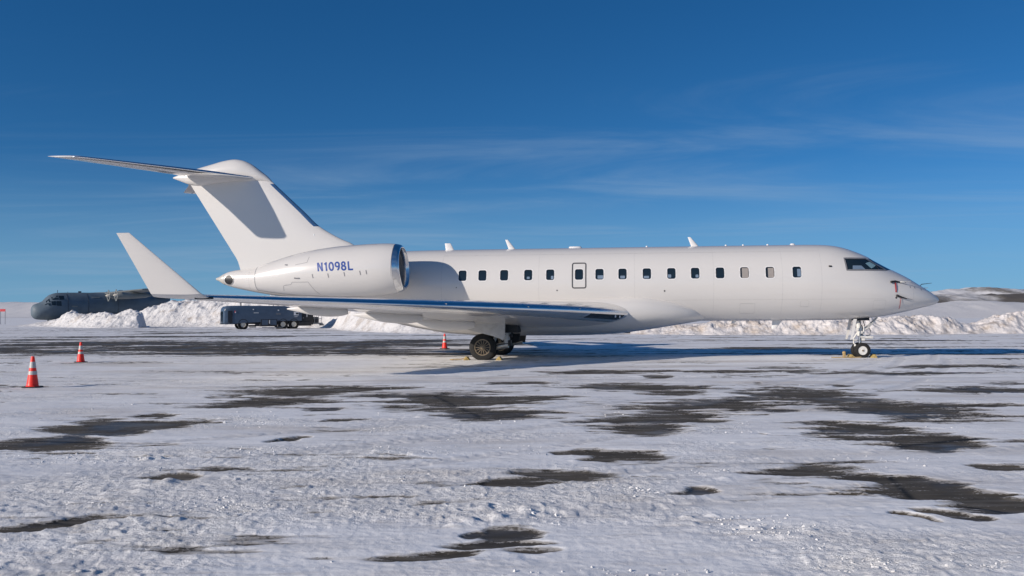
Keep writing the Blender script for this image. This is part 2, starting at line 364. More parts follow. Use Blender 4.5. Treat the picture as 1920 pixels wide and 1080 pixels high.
def ground_material():
    M = bpy.data.materials.new('snowy_apron'); M.use_nodes = True
    t = M.node_tree; b = t.nodes['Principled BSDF']; L = t.links.new
    def N(ty, **k):
        n = t.nodes.new(ty)
        for a, c in k.items(): setattr(n, a, c)
        return n
    def noise(scale, det=5, rough=0.6, vec=None):
        n = N('ShaderNodeTexNoise'); n.inputs['Scale'].default_value = scale; n.inputs['Detail'].default_value = det; n.inputs['Roughness'].default_value = rough
        L(vec if vec is not None else g.outputs['Position'], n.inputs['Vector']); return n.outputs[0]
    def mr(x, a, c, d=0.0, e=1.0):
        n = N('ShaderNodeMapRange', interpolation_type='SMOOTHSTEP'); L(x, n.inputs[0])
        for i, v in zip((1, 2, 3, 4), (a, c, d, e)): n.inputs[i].default_value = v
        return n.outputs[0]
    def mth(op, x, y):
        n = N('ShaderNodeMath', operation=op)
        for i, v in enumerate((x, y)):
            if isinstance(v, (int, float)): n.inputs[i].default_value = v
            else: L(v, n.inputs[i])
        return n.outputs[0]
    def mix(f, c1, c2):
        n = N('ShaderNodeMix', data_type='RGBA'); L(f, n.inputs[0])
        for s, c in ((6, c1), (7, c2)):
            if isinstance(c, tuple): n.inputs[s].default_value = (*c, 1)
            else: L(c, n.inputs[s])
        return n.outputs[2]
    g = N('ShaderNodeNewGeometry')
    mpn = N('ShaderNodeMapping'); L(g.outputs['Position'], mpn.inputs[0]); mpn.inputs['Scale'].default_value = (0.45, 1.6, 1); mpn.inputs['Rotation'].default_value = (0, 0, 0.15)
    mps = N('ShaderNodeMapping'); L(g.outputs['Position'], mps.inputs[0]); mps.inputs['Scale'].default_value = (0.28, 1.7, 1); mps.inputs['Rotation'].default_value = (0, 0, 0.07)
    at = N('ShaderNodeAttribute', attribute_name='bare').outputs['Fac']
    rg = N('ShaderNodeAttribute', attribute_name='rough_snow').outputs['Fac']
    nb = noise(7, 9, 0.72, mps.outputs[0]); nb2 = noise(30, 5, 0.72)
    edge = mr(at, 0.0, 0.16)
    nz = mth('ADD', mth('MULTIPLY', mth('SUBTRACT', nb, 0.5), 3.2), mth('MULTIPLY', mth('SUBTRACT', nb2, 0.5), 1.7))
    e = mth('ADD', at, mth('MULTIPLY', nz, edge))
    e0 = mth('ADD', at, mth('MULTIPLY', mth('SUBTRACT', nb, 0.5), 0.9))
    f = mr(e, 0.44, 0.72)
    # snow: fresh white, trodden grey and sandy tints
    tint = noise(0.45, 5, 0.6, mpn.outputs[0]); tint2 = noise(2.2, 6, 0.65, mpn.outputs[0]); fine = noise(60, 3, 0.6)
    snow = mix(mr(tint, 0.38, 0.68), (0.93, 0.925, 0.92), (0.84, 0.83, 0.825))
    snow = mix(mr(tint2, 0.52, 0.75, 0, 0.5), snow, (0.60, 0.575, 0.555))
    snow = mix(mr(fine, 0.55, 0.8, 0, 0.25), snow, (0.60, 0.60, 0.60))
    sand = noise(0.28, 7, 0.62, mpn.outputs[0])
    snow = mix(mr(sand, 0.50, 0.68, 0, 0.65), snow, (0.58, 0.52, 0.46))
    pkd = N('ShaderNodeAttribute', attribute_name='packed_snow').outputs['Fac']
    snow = mix(mr(mth('ADD', pkd, mth('MULTIPLY', mth('SUBTRACT', nb2, 0.5), 0.8)), 0.25, 0.9, 0, 0.6), snow, (0.66, 0.65, 0.645))
    scuff = noise(5.5, 8, 0.72, mps.outputs[0])
    snow = mix(mr(scuff, 0.50, 0.72, 0, 0.55), snow, (0.56, 0.52, 0.485))
    # grey slush where the snow is thin
    snow = mix(mr(e0, 0.02, 0.42, 0, 0.9), snow, (0.36, 0.335, 0.305))
    an = noise(1.3, 6, 0.6); af = noise(160, 3, 0.6)
    asp = mix(mr(an, 0.35, 0.65), (0.048, 0.041, 0.032), (0.092, 0.077, 0.058))
    asp = mix(mr(af, 0.45, 0.75, 0, 0.6), asp, (0.11, 0.098, 0.082))
    vor = N('ShaderNodeTexVoronoi', feature='DISTANCE_TO_EDGE'); vor.inputs['Scale'].default_value = 0.22; L(g.outputs['Position'], vor.inputs['Vector'])
    asp = mix(mr(vor.outputs['Distance'], 0.0, 0.012, 1, 0), asp, (0.012, 0.012, 0.012))
    fr_ = noise(2.6, 7, 0.7, mps.outputs[0])
    asp = mix(mr(fr_, 0.46, 0.72, 0, 0.75), asp, (0.20, 0.185, 0.165))
    # scraps of snow left on the asphalt
    sc_ = noise(22, 7, 0.8, mps.outputs[0])
    asp = mix(mr(sc_, 0.60, 0.72, 0, 0.7), asp, (0.55, 0.55, 0.56))
    col = mix(f, snow, asp)
    L(col, b.inputs['Base Color'])
    wet = noise(0.8, 3, 0.5)
    ra = mr(wet, 0.36, 0.52, 0.42, 0.92)
    rn = N('ShaderNodeMix', data_type='FLOAT'); L(f, rn.inputs[0]); rn.inputs[2].default_value = 0.75; L(ra, rn.inputs[3])
    L(rn.outputs[0], b.inputs['Roughness'])
    b.inputs['Specular IOR Level'].default_value = 0.22
    # relief finer than the mesh
    bh = mth('ADD', mth('MULTIPLY', noise(14, 7, 0.72), 1.0), mth('MULTIPLY', noise(55, 5, 0.7), 0.45))
    bs = mth('ADD', 0.25, mth('MULTIPLY', rg, 0.75))
    bs = mth('MULTIPLY', bs, mth('SUBTRACT', 1.0, mth('MULTIPLY', f, 0.75)))
    bp = N('ShaderNodeBump'); bp.inputs['Distance'].default_value = 0.035; L(bs, bp.inputs['Strength']); L(bh, bp.inputs['Height'])
    L(bp.outputs[0], b.inputs['Normal'])
    return M
ground = make_ground()
ground.data.materials.append(ground_material())

# ------------------------------------------------------------------ snow banks and hills
def snow_mat(name, dirt, dirtcol, dscale, lo=0.5, hi=0.68, base=(0.72, 0.705, 0.70), bmp=0.7):
    M = bpy.data.materials.new(name); M.use_nodes = True
    t = M.node_tree; b = t.nodes['Principled BSDF']; L = t.links.new
    g = t.nodes.new('ShaderNodeNewGeometry')
    n = t.nodes.new('ShaderNodeTexNoise'); n.inputs['Scale'].default_value = dscale; n.inputs['Detail'].default_value = 8; n.inputs['Roughness'].default_value = 0.65
    L(g.outputs['Position'], n.inputs['Vector'])
    mr = t.nodes.new('ShaderNodeMapRange'); mr.interpolation_type = 'SMOOTHSTEP'; L(n.outputs[0], mr.inputs[0])
    mr.inputs[1].default_value = lo; mr.inputs[2].default_value = hi; mr.inputs[4].default_value = dirt
    mx = t.nodes.new('ShaderNodeMix'); mx.data_type = 'RGBA'; L(mr.outputs[0], mx.inputs[0])
    mx.inputs[6].default_value = (*base, 1); mx.inputs[7].default_value = (*dirtcol, 1)
    L(mx.outputs[2], b.inputs['Base Color']); b.inputs['Roughness'].default_value = 0.8; b.inputs['Specular IOR Level'].default_value = 0.2
    n2 = t.nodes.new('ShaderNodeTexNoise'); n2.inputs['Scale'].default_value = 2.6; n2.inputs['Detail'].default_value = 8; n2.inputs['Roughness'].default_value = 0.7
    L(g.outputs['Position'], n2.inputs['Vector'])
    bp = t.nodes.new('ShaderNodeBump'); bp.inputs['Strength'].default_value = bmp; bp.inputs['Distance'].default_value = 0.35
    L(n2.outputs[0], bp.inputs['Height']); L(bp.outputs[0], b.inputs['Normal'])
    return M
def bank(name, base, hts, depth, m_, seed, lump=0.3, nx=700, ny=60, label=None, steep=0.35, fq=1.0):
    base = np.array(base, float); n = len(base)
    s = np.concatenate([[0], np.cumsum(np.hypot(*np.diff(base, axis=0).T))])
    fx, fy, fh, fd = (pchip(s, base[:, 0]), pchip(s, base[:, 1]), pchip(s, hts), pchip(s, depth))
    ss = np.linspace(0, s[-1], nx); X = np.array([fx(q) for q in ss]); Y = np.array([fy(q) for q in ss]); H = np.array([fh(q) for q in ss]); D = np.array([fd(q) for q in ss])
    tt = np.linspace(0, 1, ny)
    px_ = X[:, None] + 0*tt; py_ = Y[:, None] + D[:, None]*tt[None, :]
    rise = sstep(0, steep, tt) * (1 - sstep(0.62, 1.0, tt))
    nse = fbm(px_*0.30*fq, py_*0.30*fq, seed, 5, 0.55); n2 = fbm(px_*1.1*fq, py_*1.1*fq, seed+50, 4, 0.6)
    blk = 1 - np.abs(fbm(px_*0.6*fq, py_*0.6*fq, seed+80, 3))
    z = H[:, None]*rise[None, :]*(1 + 0.28*nse) + np.clip(H[:, None], 0.1, 1.2)*lump*rise[None, :]**0.5*(n2*0.8 + (blk-0.75)*0.7)
    z = z - 0.12*(1 - sstep(0, 0.06, tt))[None, :] - 0.25*sstep(0.92, 1, tt)[None, :]
    py_ = py_ + 0.6*fbm(px_*0.5, py_*0.5, seed+99, 4)
    v = np.stack([px_, py_, z], -1).reshape(-1, 3)
    f = [(i*ny+j, (i+1)*ny+j, (i+1)*ny+j+1, i*ny+j+1) for i in range(nx-1) for j in range(ny-1)]
    me = bpy.data.meshes.new(name); me.from_pydata(v.tolist(), [], f); me.shade_smooth(); me.materials.append(m_)
    o = link(bpy.data.objects.new(name, me)); return tag(o, label, None, None, 'structure')
SNOW_CLEAN = snow_mat('ploughed_snow', 0.75, (0.40, 0.34, 0.29), 0.4, 0.52, 0.70)
SNOW_DIRTY = snow_mat('dirty_snow', 0.8, (0.44, 0.36, 0.29), 0.7, 0.45, 0.70, (0.74, 0.70, 0.68), 0.5)
SNOW_FAR = snow_mat('open_snow', 0.3, (0.62, 0.60, 0.60), 0.03, 0.5, 0.7)
bank('snow_bank', [(-82,150),(-75,146),(-68,138),(-62,131),(-57.5,126.5),(-54,125),(-52,125.2),(-51,125.6)],
     [0.05,0.9,2.2,1.9,2.15,2.2,1.8,0.1], [3,8,10,10,9,8,6,3], SNOW_CLEAN, 3, 0.32, 400, label='low ploughed snow bank in front of the grey transport aircraft', steep=0.5)
bank('snow_bank', [(-60,141),(-56,138),(-52.5,136),(-48.5,135),(-43,132),(-33,122),(-28,117.5),(-22,112),(-19,100),(-14.5,88),(-10.5,80.5),(-7.5,76),(-5,72)],
     [1.3,2.9,3.8,3.95,3.9,3.9,3.6,2.9,2.3,1.9,1.35,0.55,0.05],
     [8,12,15,15,15,14,14,12,13,10,8,6,3], SNOW_CLEAN, 13, 0.32, 640, label='long ploughed snow bank behind the blue truck', steep=0.55)
bank('snow_bank', [(9,70),(13,67.5),(16.7,66.6),(20.2,65.8),(23.7,65),(27.7,65),(31.8,65.5),(33.6,65.7),(36,66),(39.5,66),(43,66),(50,66)],
     [0.45,0.75,.95,1.0,1.0,1.15,1.2,0.65,1.0,1.4,1.7,1.6], [5,6,6,6,6,6,6,5,6,7,7,7], SNOW_DIRTY, 28, 0.34, 900, 70, fq=1.25, label='low bank of dirty brown snow beyond the nose of the jet')
def hill(name, pts, D, thick, m_, seed, label, amp=0.08, nx=300, ny=24):
    """ridge: pts = (x, height) along a line at distance D"""
    pts = np.array(pts, float); fh = pchip(pts[:, 0], pts[:, 1])
    xs = np.linspace(pts[0, 0], pts[-1, 0], nx); H = np.array([fh(q) for q in xs]); tt = np.linspace(0, 1, ny)
    X = xs[:, None] + 0*tt; Y = D + thick*(tt[None, :] - 0.0) + 0*X
    rise = sstep(-0.05, 0.55, tt) * (1 - sstep(0.75, 1, tt))
    k = 14.0 / max(H.max(), 4) / 10
    z = H[:, None]*rise[None, :]*(1 + amp*fbm(X*k, Y*k, seed, 5, 0.55)) - 0.5*(1-sstep(0, .1, tt))[None, :]
    v = np.stack([X, Y, z], -1).reshape(-1, 3)
    f = [(i*ny+j, (i+1)*ny+j, (i+1)*ny+j+1, i*ny+j+1) for i in range(nx-1) for j in range(ny-1)]
    me = bpy.data.meshes.new(name); me.from_pydata(v.tolist(), [], f); me.shade_smooth(); me.materials.append(m_)
    o = link(bpy.data.objects.new(name, me)); return tag(o, label, None, None, 'structure')
ROCK = snow_mat('bare_rock', 1.0, (0.13, 0.115, 0.10), 0.02, 0.30, 0.47)
ROCK2 = snow_mat('rock_and_snow', 0.95, (0.20, 0.18, 0.16), 0.012, 0.46, 0.58)
hill('snow_hill', [(40,0.2),(70,1.5),(100,3.0),(121,3.9),(128,4.3),(135,4.9),(144,4.4),(160,3.8),(190,4.5),(240,3)], 235, 60, SNOW_FAR, 61, 'smooth snow slope rising behind the dirty snow bank')
hill('rocky_hill', [(90,0.5),(140,6),(180,9.4),(196,9.3),(205,9.9),(216,9.3),(233,9.6),(260,10),(320,8),(420,3)], 380, 90, ROCK, 71, 'dark bare rock ridge beyond the smooth snow slope', 0.15)
hill('rocky_hill', [(150,2),(250,14),(330,19),(366,20),(390,21),(405,22.5),(425,23.6),(445,22),(500,21),(620,18),(800,6)], 740, 150, ROCK2, 81, 'farthest ridge of patchy rock and snow on the right horizon', 0.12)
hill('snow_hill', [(-2600,20),(-1800,36),(-1300,37),(-1110,36),(-1000,36),(-850,34),(-600,30),(-300,22),(0,14),(300,5)], 1950, 500, SNOW_FAR, 91, 'pale distant snow hill on the left horizon', 0.1)

# ------------------------------------------------------------------ business jet
PSI = R(7.633); NX, NY = 14.7933, 31.959; U0 = 14.0
jet = empty('business_jet', (NX - U0*math.cos(PSI), NY + U0*math.sin(PSI), 0), -PSI,
            'white twin engine business jet parked on the snowy apron, N1098L on its engine', 'airplane')
def P(u, v, w): return Vector((U0 - u, -v, w))
def W(u, v, w):            # the same point in world coordinates
    return Vector((NX - u*math.cos(PSI) - v*math.sin(PSI), NY + u*math.sin(PSI) - v*math.cos(PSI), w))

f_top = pchip([0,.03,.09,.35,.7,1.05,1.4,1.76,2.11,2.46,2.82,3.18,3.54,3.9,4.63,8,17.5,19.5,21,22.5,24.7,25.4,25.88,26.2,26.36],
              [2.0,2.07,2.13,2.33,2.56,2.79,2.98,3.17,3.37,3.57,3.73,3.86,3.94,3.975,3.992,3.997,3.99,3.96,3.88,3.72,3.43,3.36,3.28,3.13,3.04])
f_bot = pchip([0,.03,.09,.36,.71,1.07,1.43,1.78,2.14,2.86,3.58,4.67,7.8,16.5,18.5,19.5,20.5,21.5,22.6,23.95,25.24,25.8,26.1,26.36],
              [2.0,1.94,1.89,1.80,1.71,1.62,1.54,1.47,1.42,1.36,1.33,1.32,1.32,1.32,1.36,1.52,1.75,1.97,2.18,2.34,2.57,2.70,2.81,2.97])
f_hw = pchip([0,.03,.09,.35,.7,1.05,1.4,1.76,2.11,2.46,2.82,3.4,4,4.7,5.5,17,18.5,19.5,20.5,21.5,22.5,23.5,24.7,25.9,26.2,26.36],
             [0,.07,.12,.31,.51,.68,.82,.94,1.04,1.12,1.18,1.25,1.30,1.335,1.345,1.345,1.33,1.28,1.19,1.07,.92,.75,.52,.25,.15,.03])
f_wc = pchip([0,.5,1.05,1.76,2.46,3.18,4,5,17,19.5,22,24.7,26.36],
             [2.0,2.08,2.18,2.30,2.42,2.54,2.63,2.655,2.655,2.72,2.92,3.0,3.0])
def fus_pt(u, a):          # a = 0 top, 90 = starboard side, 180 bottom
    t, b, hw, wc = f_top(u), f_bot(u), f_hw(u), f_wc(u); wc = min(max(wc, b + 0.02), t - 0.02) if t - b > 0.05 else (t+b)/2
    c, s = math.cos(a), math.sin(a)
    return (u, hw*s, wc + (t-wc)*c if c > 0 else wc + (wc-b)*c)
def fus_v(u, w):
    t, b, hw, wc = f_top(u), f_bot(u), f_hw(u), f_wc(u)
    k = (w-wc)/(t-wc) if w > wc else (wc-w)/(wc-b)
    return hw*math.sqrt(max(0, 1-k*k))
us = list(np.concatenate([[0, .02, .05, .09, .15, .22], np.arange(.35, 5.2, .15), np.arange(5.4, 17, .6), np.arange(17.0, 25.3, .35), [25.5, 25.7, 25.9, 26.05, 26.2]]))
NA = 72
def fus_ring(u, inset=0.0):
    o = []
    for k in range(NA):
        a = 2*math.pi*k/NA; q = fus_pt(u, a)
        if inset:
            wc = f_wc(u); hw = max(f_hw(u), .05); kk = 1 - inset/hw
            q = (u, q[1]*kk, wc + (q[2]-wc)*kk)
        o.append(P(*q))
    return o
fb = MB(); fb.loft([fus_ring(u) for u in us])
fuse = fb.build('fuselage', WHITE, jet, angle=None)
cb = MB(); cb.loft([fus_ring(u, 0.06) for u in np.arange(1.75, 4.3, .2)])
lining = cb.build('cockpit_lining', DARKM, jet, angle=None)
# windows cut through the skin
win_px = [4.968, 5.86, 6.71, 7.53, 8.37, 9.18, 10.02, 10.86, 11.66, 12.375, 13.39, 14.17, 15.03, 15.81, 16.53]   # aft of the nose tip
WW, WH, WZ = 0.285, 0.375, 2.975
def rrect(cx, cz, w, h, r, n=4):
    o = []
    for (sx, sz, a0) in ((1, 1, 0), (-1, 1, 90), (-1, -1, 180), (1, -1, 270)):
        for k in range(n+1):
            a = R(a0 + 90*k/n); o.append((cx + sx*(w/2-r) + r*math.cos(a), cz + sz*(h/2-r) + r*math.sin(a)))
    return o
SIDEWIN = [(3.34, 3.45), (2.56, 3.45), (1.86, 3.03), (3.30, 3.03)]
cut = MB()
for u in win_px:
    for s in (1, -1):
        cut.prism([P(a, s*1.12, b) for a, b in rrect(u, WZ, WW, WH, .07)], P(0, s*.5, 0) - P(0, 0, 0))
cutc = MB()
for s in (1, -1):
    cutc.prism([P(a, s*.42, b) for a, b in SIDEWIN], P(0, s*1.1, 0) - P(0, 0, 0))
# two front windshield panes, cut from ahead
WS_V = [(0.05, .36), (.40, .76)]
front = [[(.035, 3.06), (.62, 3.03), (.53, 3.44), (.035, 3.50)]]
for s in (1, -1):
    cutc.prism([P(1.2, s*v, w) for v, w in front[0]], P(3.2, 0, 0) - P(1.2, 0, 0))
cut_o = cut.build('cutter', DARKM, None, angle=None); cutc_o = cutc.build('cutter', DARKM, None, angle=None)
def boolean(o, cutters):
    for c in cutters:
        md = o.modifiers.new('b', 'BOOLEAN'); md.operation = 'DIFFERENCE'; md.solver = 'EXACT'; md.object = c; md.use_self = True
    bpy.context.view_layer.update()
    dg = bpy.context.evaluated_depsgraph_get()
    me = bpy.data.meshes.new_from_object(o.evaluated_get(dg))
    o.modifiers.clear(); old = o.data; o.data = me; me.name = o.name
    bm = bmesh.new(); bm.from_mesh(me)
    for f in bm.faces: f.smooth = True
    bm.to_mesh(me); bm.free(); me.set_sharp_from_angle(angle=R(32))
    if not me.materials: me.materials.append(old.materials[0])
for o in (cut_o, cutc_o):
    o.matrix_world = Matrix.Translation(jet.location) @ Matrix.Rotation(-PSI, 4, 'Z')
bpy.context.view_layer.update()
# the skin is a shell: thickness by an inner copy is not needed, the cutters leave the reveal of a closed solid
boolean(fuse, [cut_o, cutc_o])
bpy.data.objects.remove(lining)
for o in (cut_o, cutc_o): bpy.data.objects.remove(o)

def conform(poly, fn, off, name, m_, parent, res=0.05, flip=1):
    """flat outline (u, w) laid on a surface v = fn(u, w), standing off by off"""
    bm = bmesh.new()
    vs = [bm.verts.new((a, b, 0)) for a, b in poly]; bm.faces.new(vs)
    us_ = [p[0] for p in poly]; ws_ = [p[1] for p in poly]
    for axis, lo, hi in ((0, min(us_), max(us_)), (1, min(ws_), max(ws_))):
        k = lo + res
        while k < hi:
            no = (1, 0, 0) if axis == 0 else (0, 1, 0); c = (k, 0, 0) if axis == 0 else (0, k, 0)
            bmesh.ops.bisect_plane(bm, geom=bm.verts[:] + bm.edges[:] + bm.faces[:], plane_co=c, plane_no=no); k += res
    for v in bm.verts:
        u, w = v.co.x, v.co.y; v.co = P(u, flip*(fn(u, w) + off), w)
    bmesh.ops.recalc_face_normals(bm, faces=bm.faces)
    me = bpy.data.meshes.new(name); bm.to_mesh(me); bm.free(); me.shade_smooth(); me.materials.append(m_)
    return link(bpy.data.objects.new(name, me), parent)
def strip(pts, fn, wd, off, mb, closed=False, flip=1, th_=0.006):
    """a thin raised seam along (u, w) points on a surface"""
    pts = [np.array(p, float) for p in pts]; n = len(pts); rings = []
    for i in range(n):
        a = pts[(i-1) % n] if closed or i > 0 else pts[i]; b = pts[(i+1) % n] if closed or i < n-1 else pts[i]
        d = b - a; d = d/np.linalg.norm(d); nn = np.array([-d[1], d[0]])*wd/2
        p1, p2 = pts[i]-nn, pts[i]+nn
        rings.append([P(p1[0], flip*(fn(*p1)+off-th_), p1[1]), P(p1[0], flip*(fn(*p1)+off), p1[1]), P(p2[0], flip*(fn(*p2)+off), p2[1]), P(p2[0], flip*(fn(*p2)+off-th_), p2[1])])
    if closed: rings.append(rings[0])
    mb.loft(rings, closed=True, cap0=not closed, cap1=not closed)
def dense(pts, step=0.05, closed=False):
    o = []; n = len(pts)
    for i in range(n if closed else n-1):
        a, b = np.array(pts[i], float), np.array(pts[(i+1) % n], float); k = max(1, int(np.linalg.norm(b-a)/step))
        o += [tuple(a + (b-a)*j/k) for j in range(k)]
    if not closed: o.append(tuple(pts[-1]))
    return o
# cabin windows: rim, glass set in, blind or blue-grey patch over part of it
for i, u in enumerate(win_px):
    for s in (1, -1):
        rim = MB(); strip(rrect(u, WZ, WW+.035, WH+.035, .085), fus_v, .028, .004, rim, True, s)
        wo_ = rim.build('window', WHITE2, jet, angle=60)
        conform(rrect(u, WZ, WW, WH, .07), fus_v, -.028, 'pane', PANE, wo_, .12, s)
        if s == 1:
            sh = {2: (.1, -.09, .10, .09, PANE_BLUE), 4: (-.06, -.10, .10, .10, PANE_BLUE), 5: (.07, -.09, .12, .11, PANE_BLUE), 6: (.02, -.12, .18, .09, PANE_BLUE), 7: (.0, -.11, .16, .10, PANE_BLUE), 8: (-.03, -.1, .2, .12, PANE_BLUE),
                  10: (-.07, -.1, .09, .12, PANE_BLUE), 0: (-.07, -.02, .12, .26, PANE_BLUE), 1: (-.03, -.01, .19, .33, SHADE), 2: (-.02, -.01, .21, .34, SHADE), 11: (.0, -.1, .1, .08, PANE_BLUE)}.get(i)
            if sh: conform(rrect(u+sh[0], WZ+sh[1], sh[2], sh[3], .02), fus_v, -.024, 'cabin_blind' if sh[4] is SHADE else 'pane_patch', sh[4], wo_, .12, s)
# cockpit glazing
for s in (1, -1):
    fr = MB(); strip(dense(SIDEWIN, .08, True), fus_v, .05, .004, fr, True, s)
    cw = fr.build('cockpit_window', mat('window_frame', (0.20, 0.20, 0.21), 0.4, noise=0.1), jet, angle=60)
    conform(SIDEWIN, fus_v, -.02, 'pane', PANE, cw, .1, s)
    po = MB(); strip(dense([(2.36, 3.43), (2.16, 3.05)], .06), fus_v, .035, .003, po, False, s); po.build('window_post', GASK, cw, angle=60)
    if s == 1:
        conform([(3.1, 3.06), (3.08, 3.19), (2.78, 3.19), (2.66, 3.06)], fus_v, -.014, 'pane_patch', PANE_BLUE, cw, .1)  # blue-grey patch laid on the dark side pane
        conform([(2.62, 3.27), (2.45, 3.33), (2.22, 3.2), (2.44, 3.09)], fus_v, -.014, 'far_window_view', mat('far_window_daylight', (0.20, 0.33, 0.38), 0.2, noise=0.05), cw, .1)  # opaque pale patch, painted for daylight seen through the far window
def nose_u(v, w):
    lo, hi = 0.3, 4.0
    for _ in range(40):
        md = (lo+hi)/2
        if f_top(md) > w and fus_v(md, w) > v: hi = md
        else: lo = md
    return hi
for s in (1, -1):
    g = MB(); q = front[0]; n = 6; rings = []
    for i in range(n+1):
        row = []
        for j in range(n+1):
            a, b = i/n, j/n
            v = (q[0][0]*(1-a)+q[1][0]*a)*(1-b) + (q[3][0]*(1-a)+q[2][0]*a)*b; w = (q[0][1]*(1-a)+q[1][1]*a)*(1-b) + (q[3][1]*(1-a)+q[2][1]*a)*b
            row.append(P(nose_u(v, w)+.02, s*v, w))
        rings.append(row)
    g.loft(rings, closed=False)
    g.build('windshield', PANE, jet, angle=60)

# belly fairing
bu = [7.7,8.0,8.4,9.3,10.3,11.2,13.2,14.9,16.9,18.1,19.3,20.3,20.9]
f_bb = pchip(bu, [1.40,1.34,1.27,1.12,.97,.87,.81,.81,.87,1.04,1.29,1.55,1.85]); f_bw = pchip(bu, [.25,.6,.95,1.36,1.58,1.66,1.70,1.70,1.62,1.45,1.15,.75,.3])
f_bt = pchip(bu, [1.6,1.8,1.95,2.2,2.33,2.3,2.2,2.1,2.0,1.95,1.9,1.9,1.95])
bf = MB(); rings = []
for u in np.linspace(7.7, 20.9, 60):
    wc = f_bb(u) + 0.55*(f_bt(u)-f_bb(u)); ring = []
    for k in range(48):
        a = 2*math.pi*k/48; c, s = math.cos(a), math.sin(a)
        e = lambda t: math.copysign(abs(t)**0.85, t)
        ring.append(P(u, f_bw(u)*e(s), wc + (f_bt(u)-wc)*e(c) if c > 0 else wc + (wc-f_bb(u))*e(c)))
    rings.append(ring)
bf.loft(rings).build('belly_fairing', WHITE, jet, angle=50)

# aerofoil surfaces ----------------------------------------------------------
def naca(x, t): return 5*t*(.2969*math.sqrt(x) - .126*x - .3516*x*x + .2843*x**3 - .1036*x**4)
def section(st, xs, side):
    """st: u_le, v_le, w_le, chord, thick, incidence(deg), cant(deg); points of one side"""
    u0, v0, w0, c, t, inc, cant = st; ci, si = math.cos(R(inc)), math.sin(R(inc)); nv, nw = -math.sin(R(cant)), math.cos(R(cant)); o = []
    for x in xs:
        y = side*naca(x, t) + 0.012*math.sin(math.pi*x)*(1 if t > .08 else 0)
        du = c*(x*ci + y*si); dn = c*(-x*si + y*ci)
        o.append((u0+du, v0+dn*nv, w0+dn*nw))
    return o
def refine(sts, n):
    o = []
    for i in range(len(sts)-1):
        for k in range(n): o.append(tuple(a + (b-a)*k/n for a, b in zip(sts[i], sts[i+1])))
    return o + [sts[-1]]
def surface(sts, x0, x1, mb, s=1, n=16, cap=True):
    """skin between chord fractions x0..x1 both sides"""
    t = np.linspace(0, 1, n); xs = x0 + (x1-x0)*((1-np.cos(t*math.pi/2)) if x0 == 0 else t)
    rings = []
    for st in sts:
        up = section(st, xs, 1); lo = section(st, xs, -1)
        ring = up[::-1] + (lo[1:] if x0 == 0 else lo)
        rings.append([P(a, s*b, c) for a, b, c in ring])
    mb.loft(rings, closed=True, cap0=cap, cap1=cap)
WING = [(10.15, 0.95, 1.60, 7.4, .125, 3.4, 3), (10.62, 1.55, 1.63, 6.9, .125, 3.2, 3), (12.2, 3.4, 1.70, 5.75, .118, 2.6, 3), (13.6, 5.2, 1.76, 4.65, .112, 2.1, 3),
        (16.2, 8.5, 1.86, 3.25, .105, 1.1, 3), (18.7, 11.6, 1.955, 2.02, .10, 0.2, 3), (20.1, 13.45, 2.01, 1.36, .095, -.6, 4)]
WLET = [(20.1, 13.45, 2.01, 1.36, .09, -.6, 4), (20.17, 13.62, 2.03, 1.30, .085, -.5, 35), (20.24, 13.74, 2.10, 1.22, .08, 0, 66), (21.68, 14.30, 3.465, .31, .08, 0, 70)]
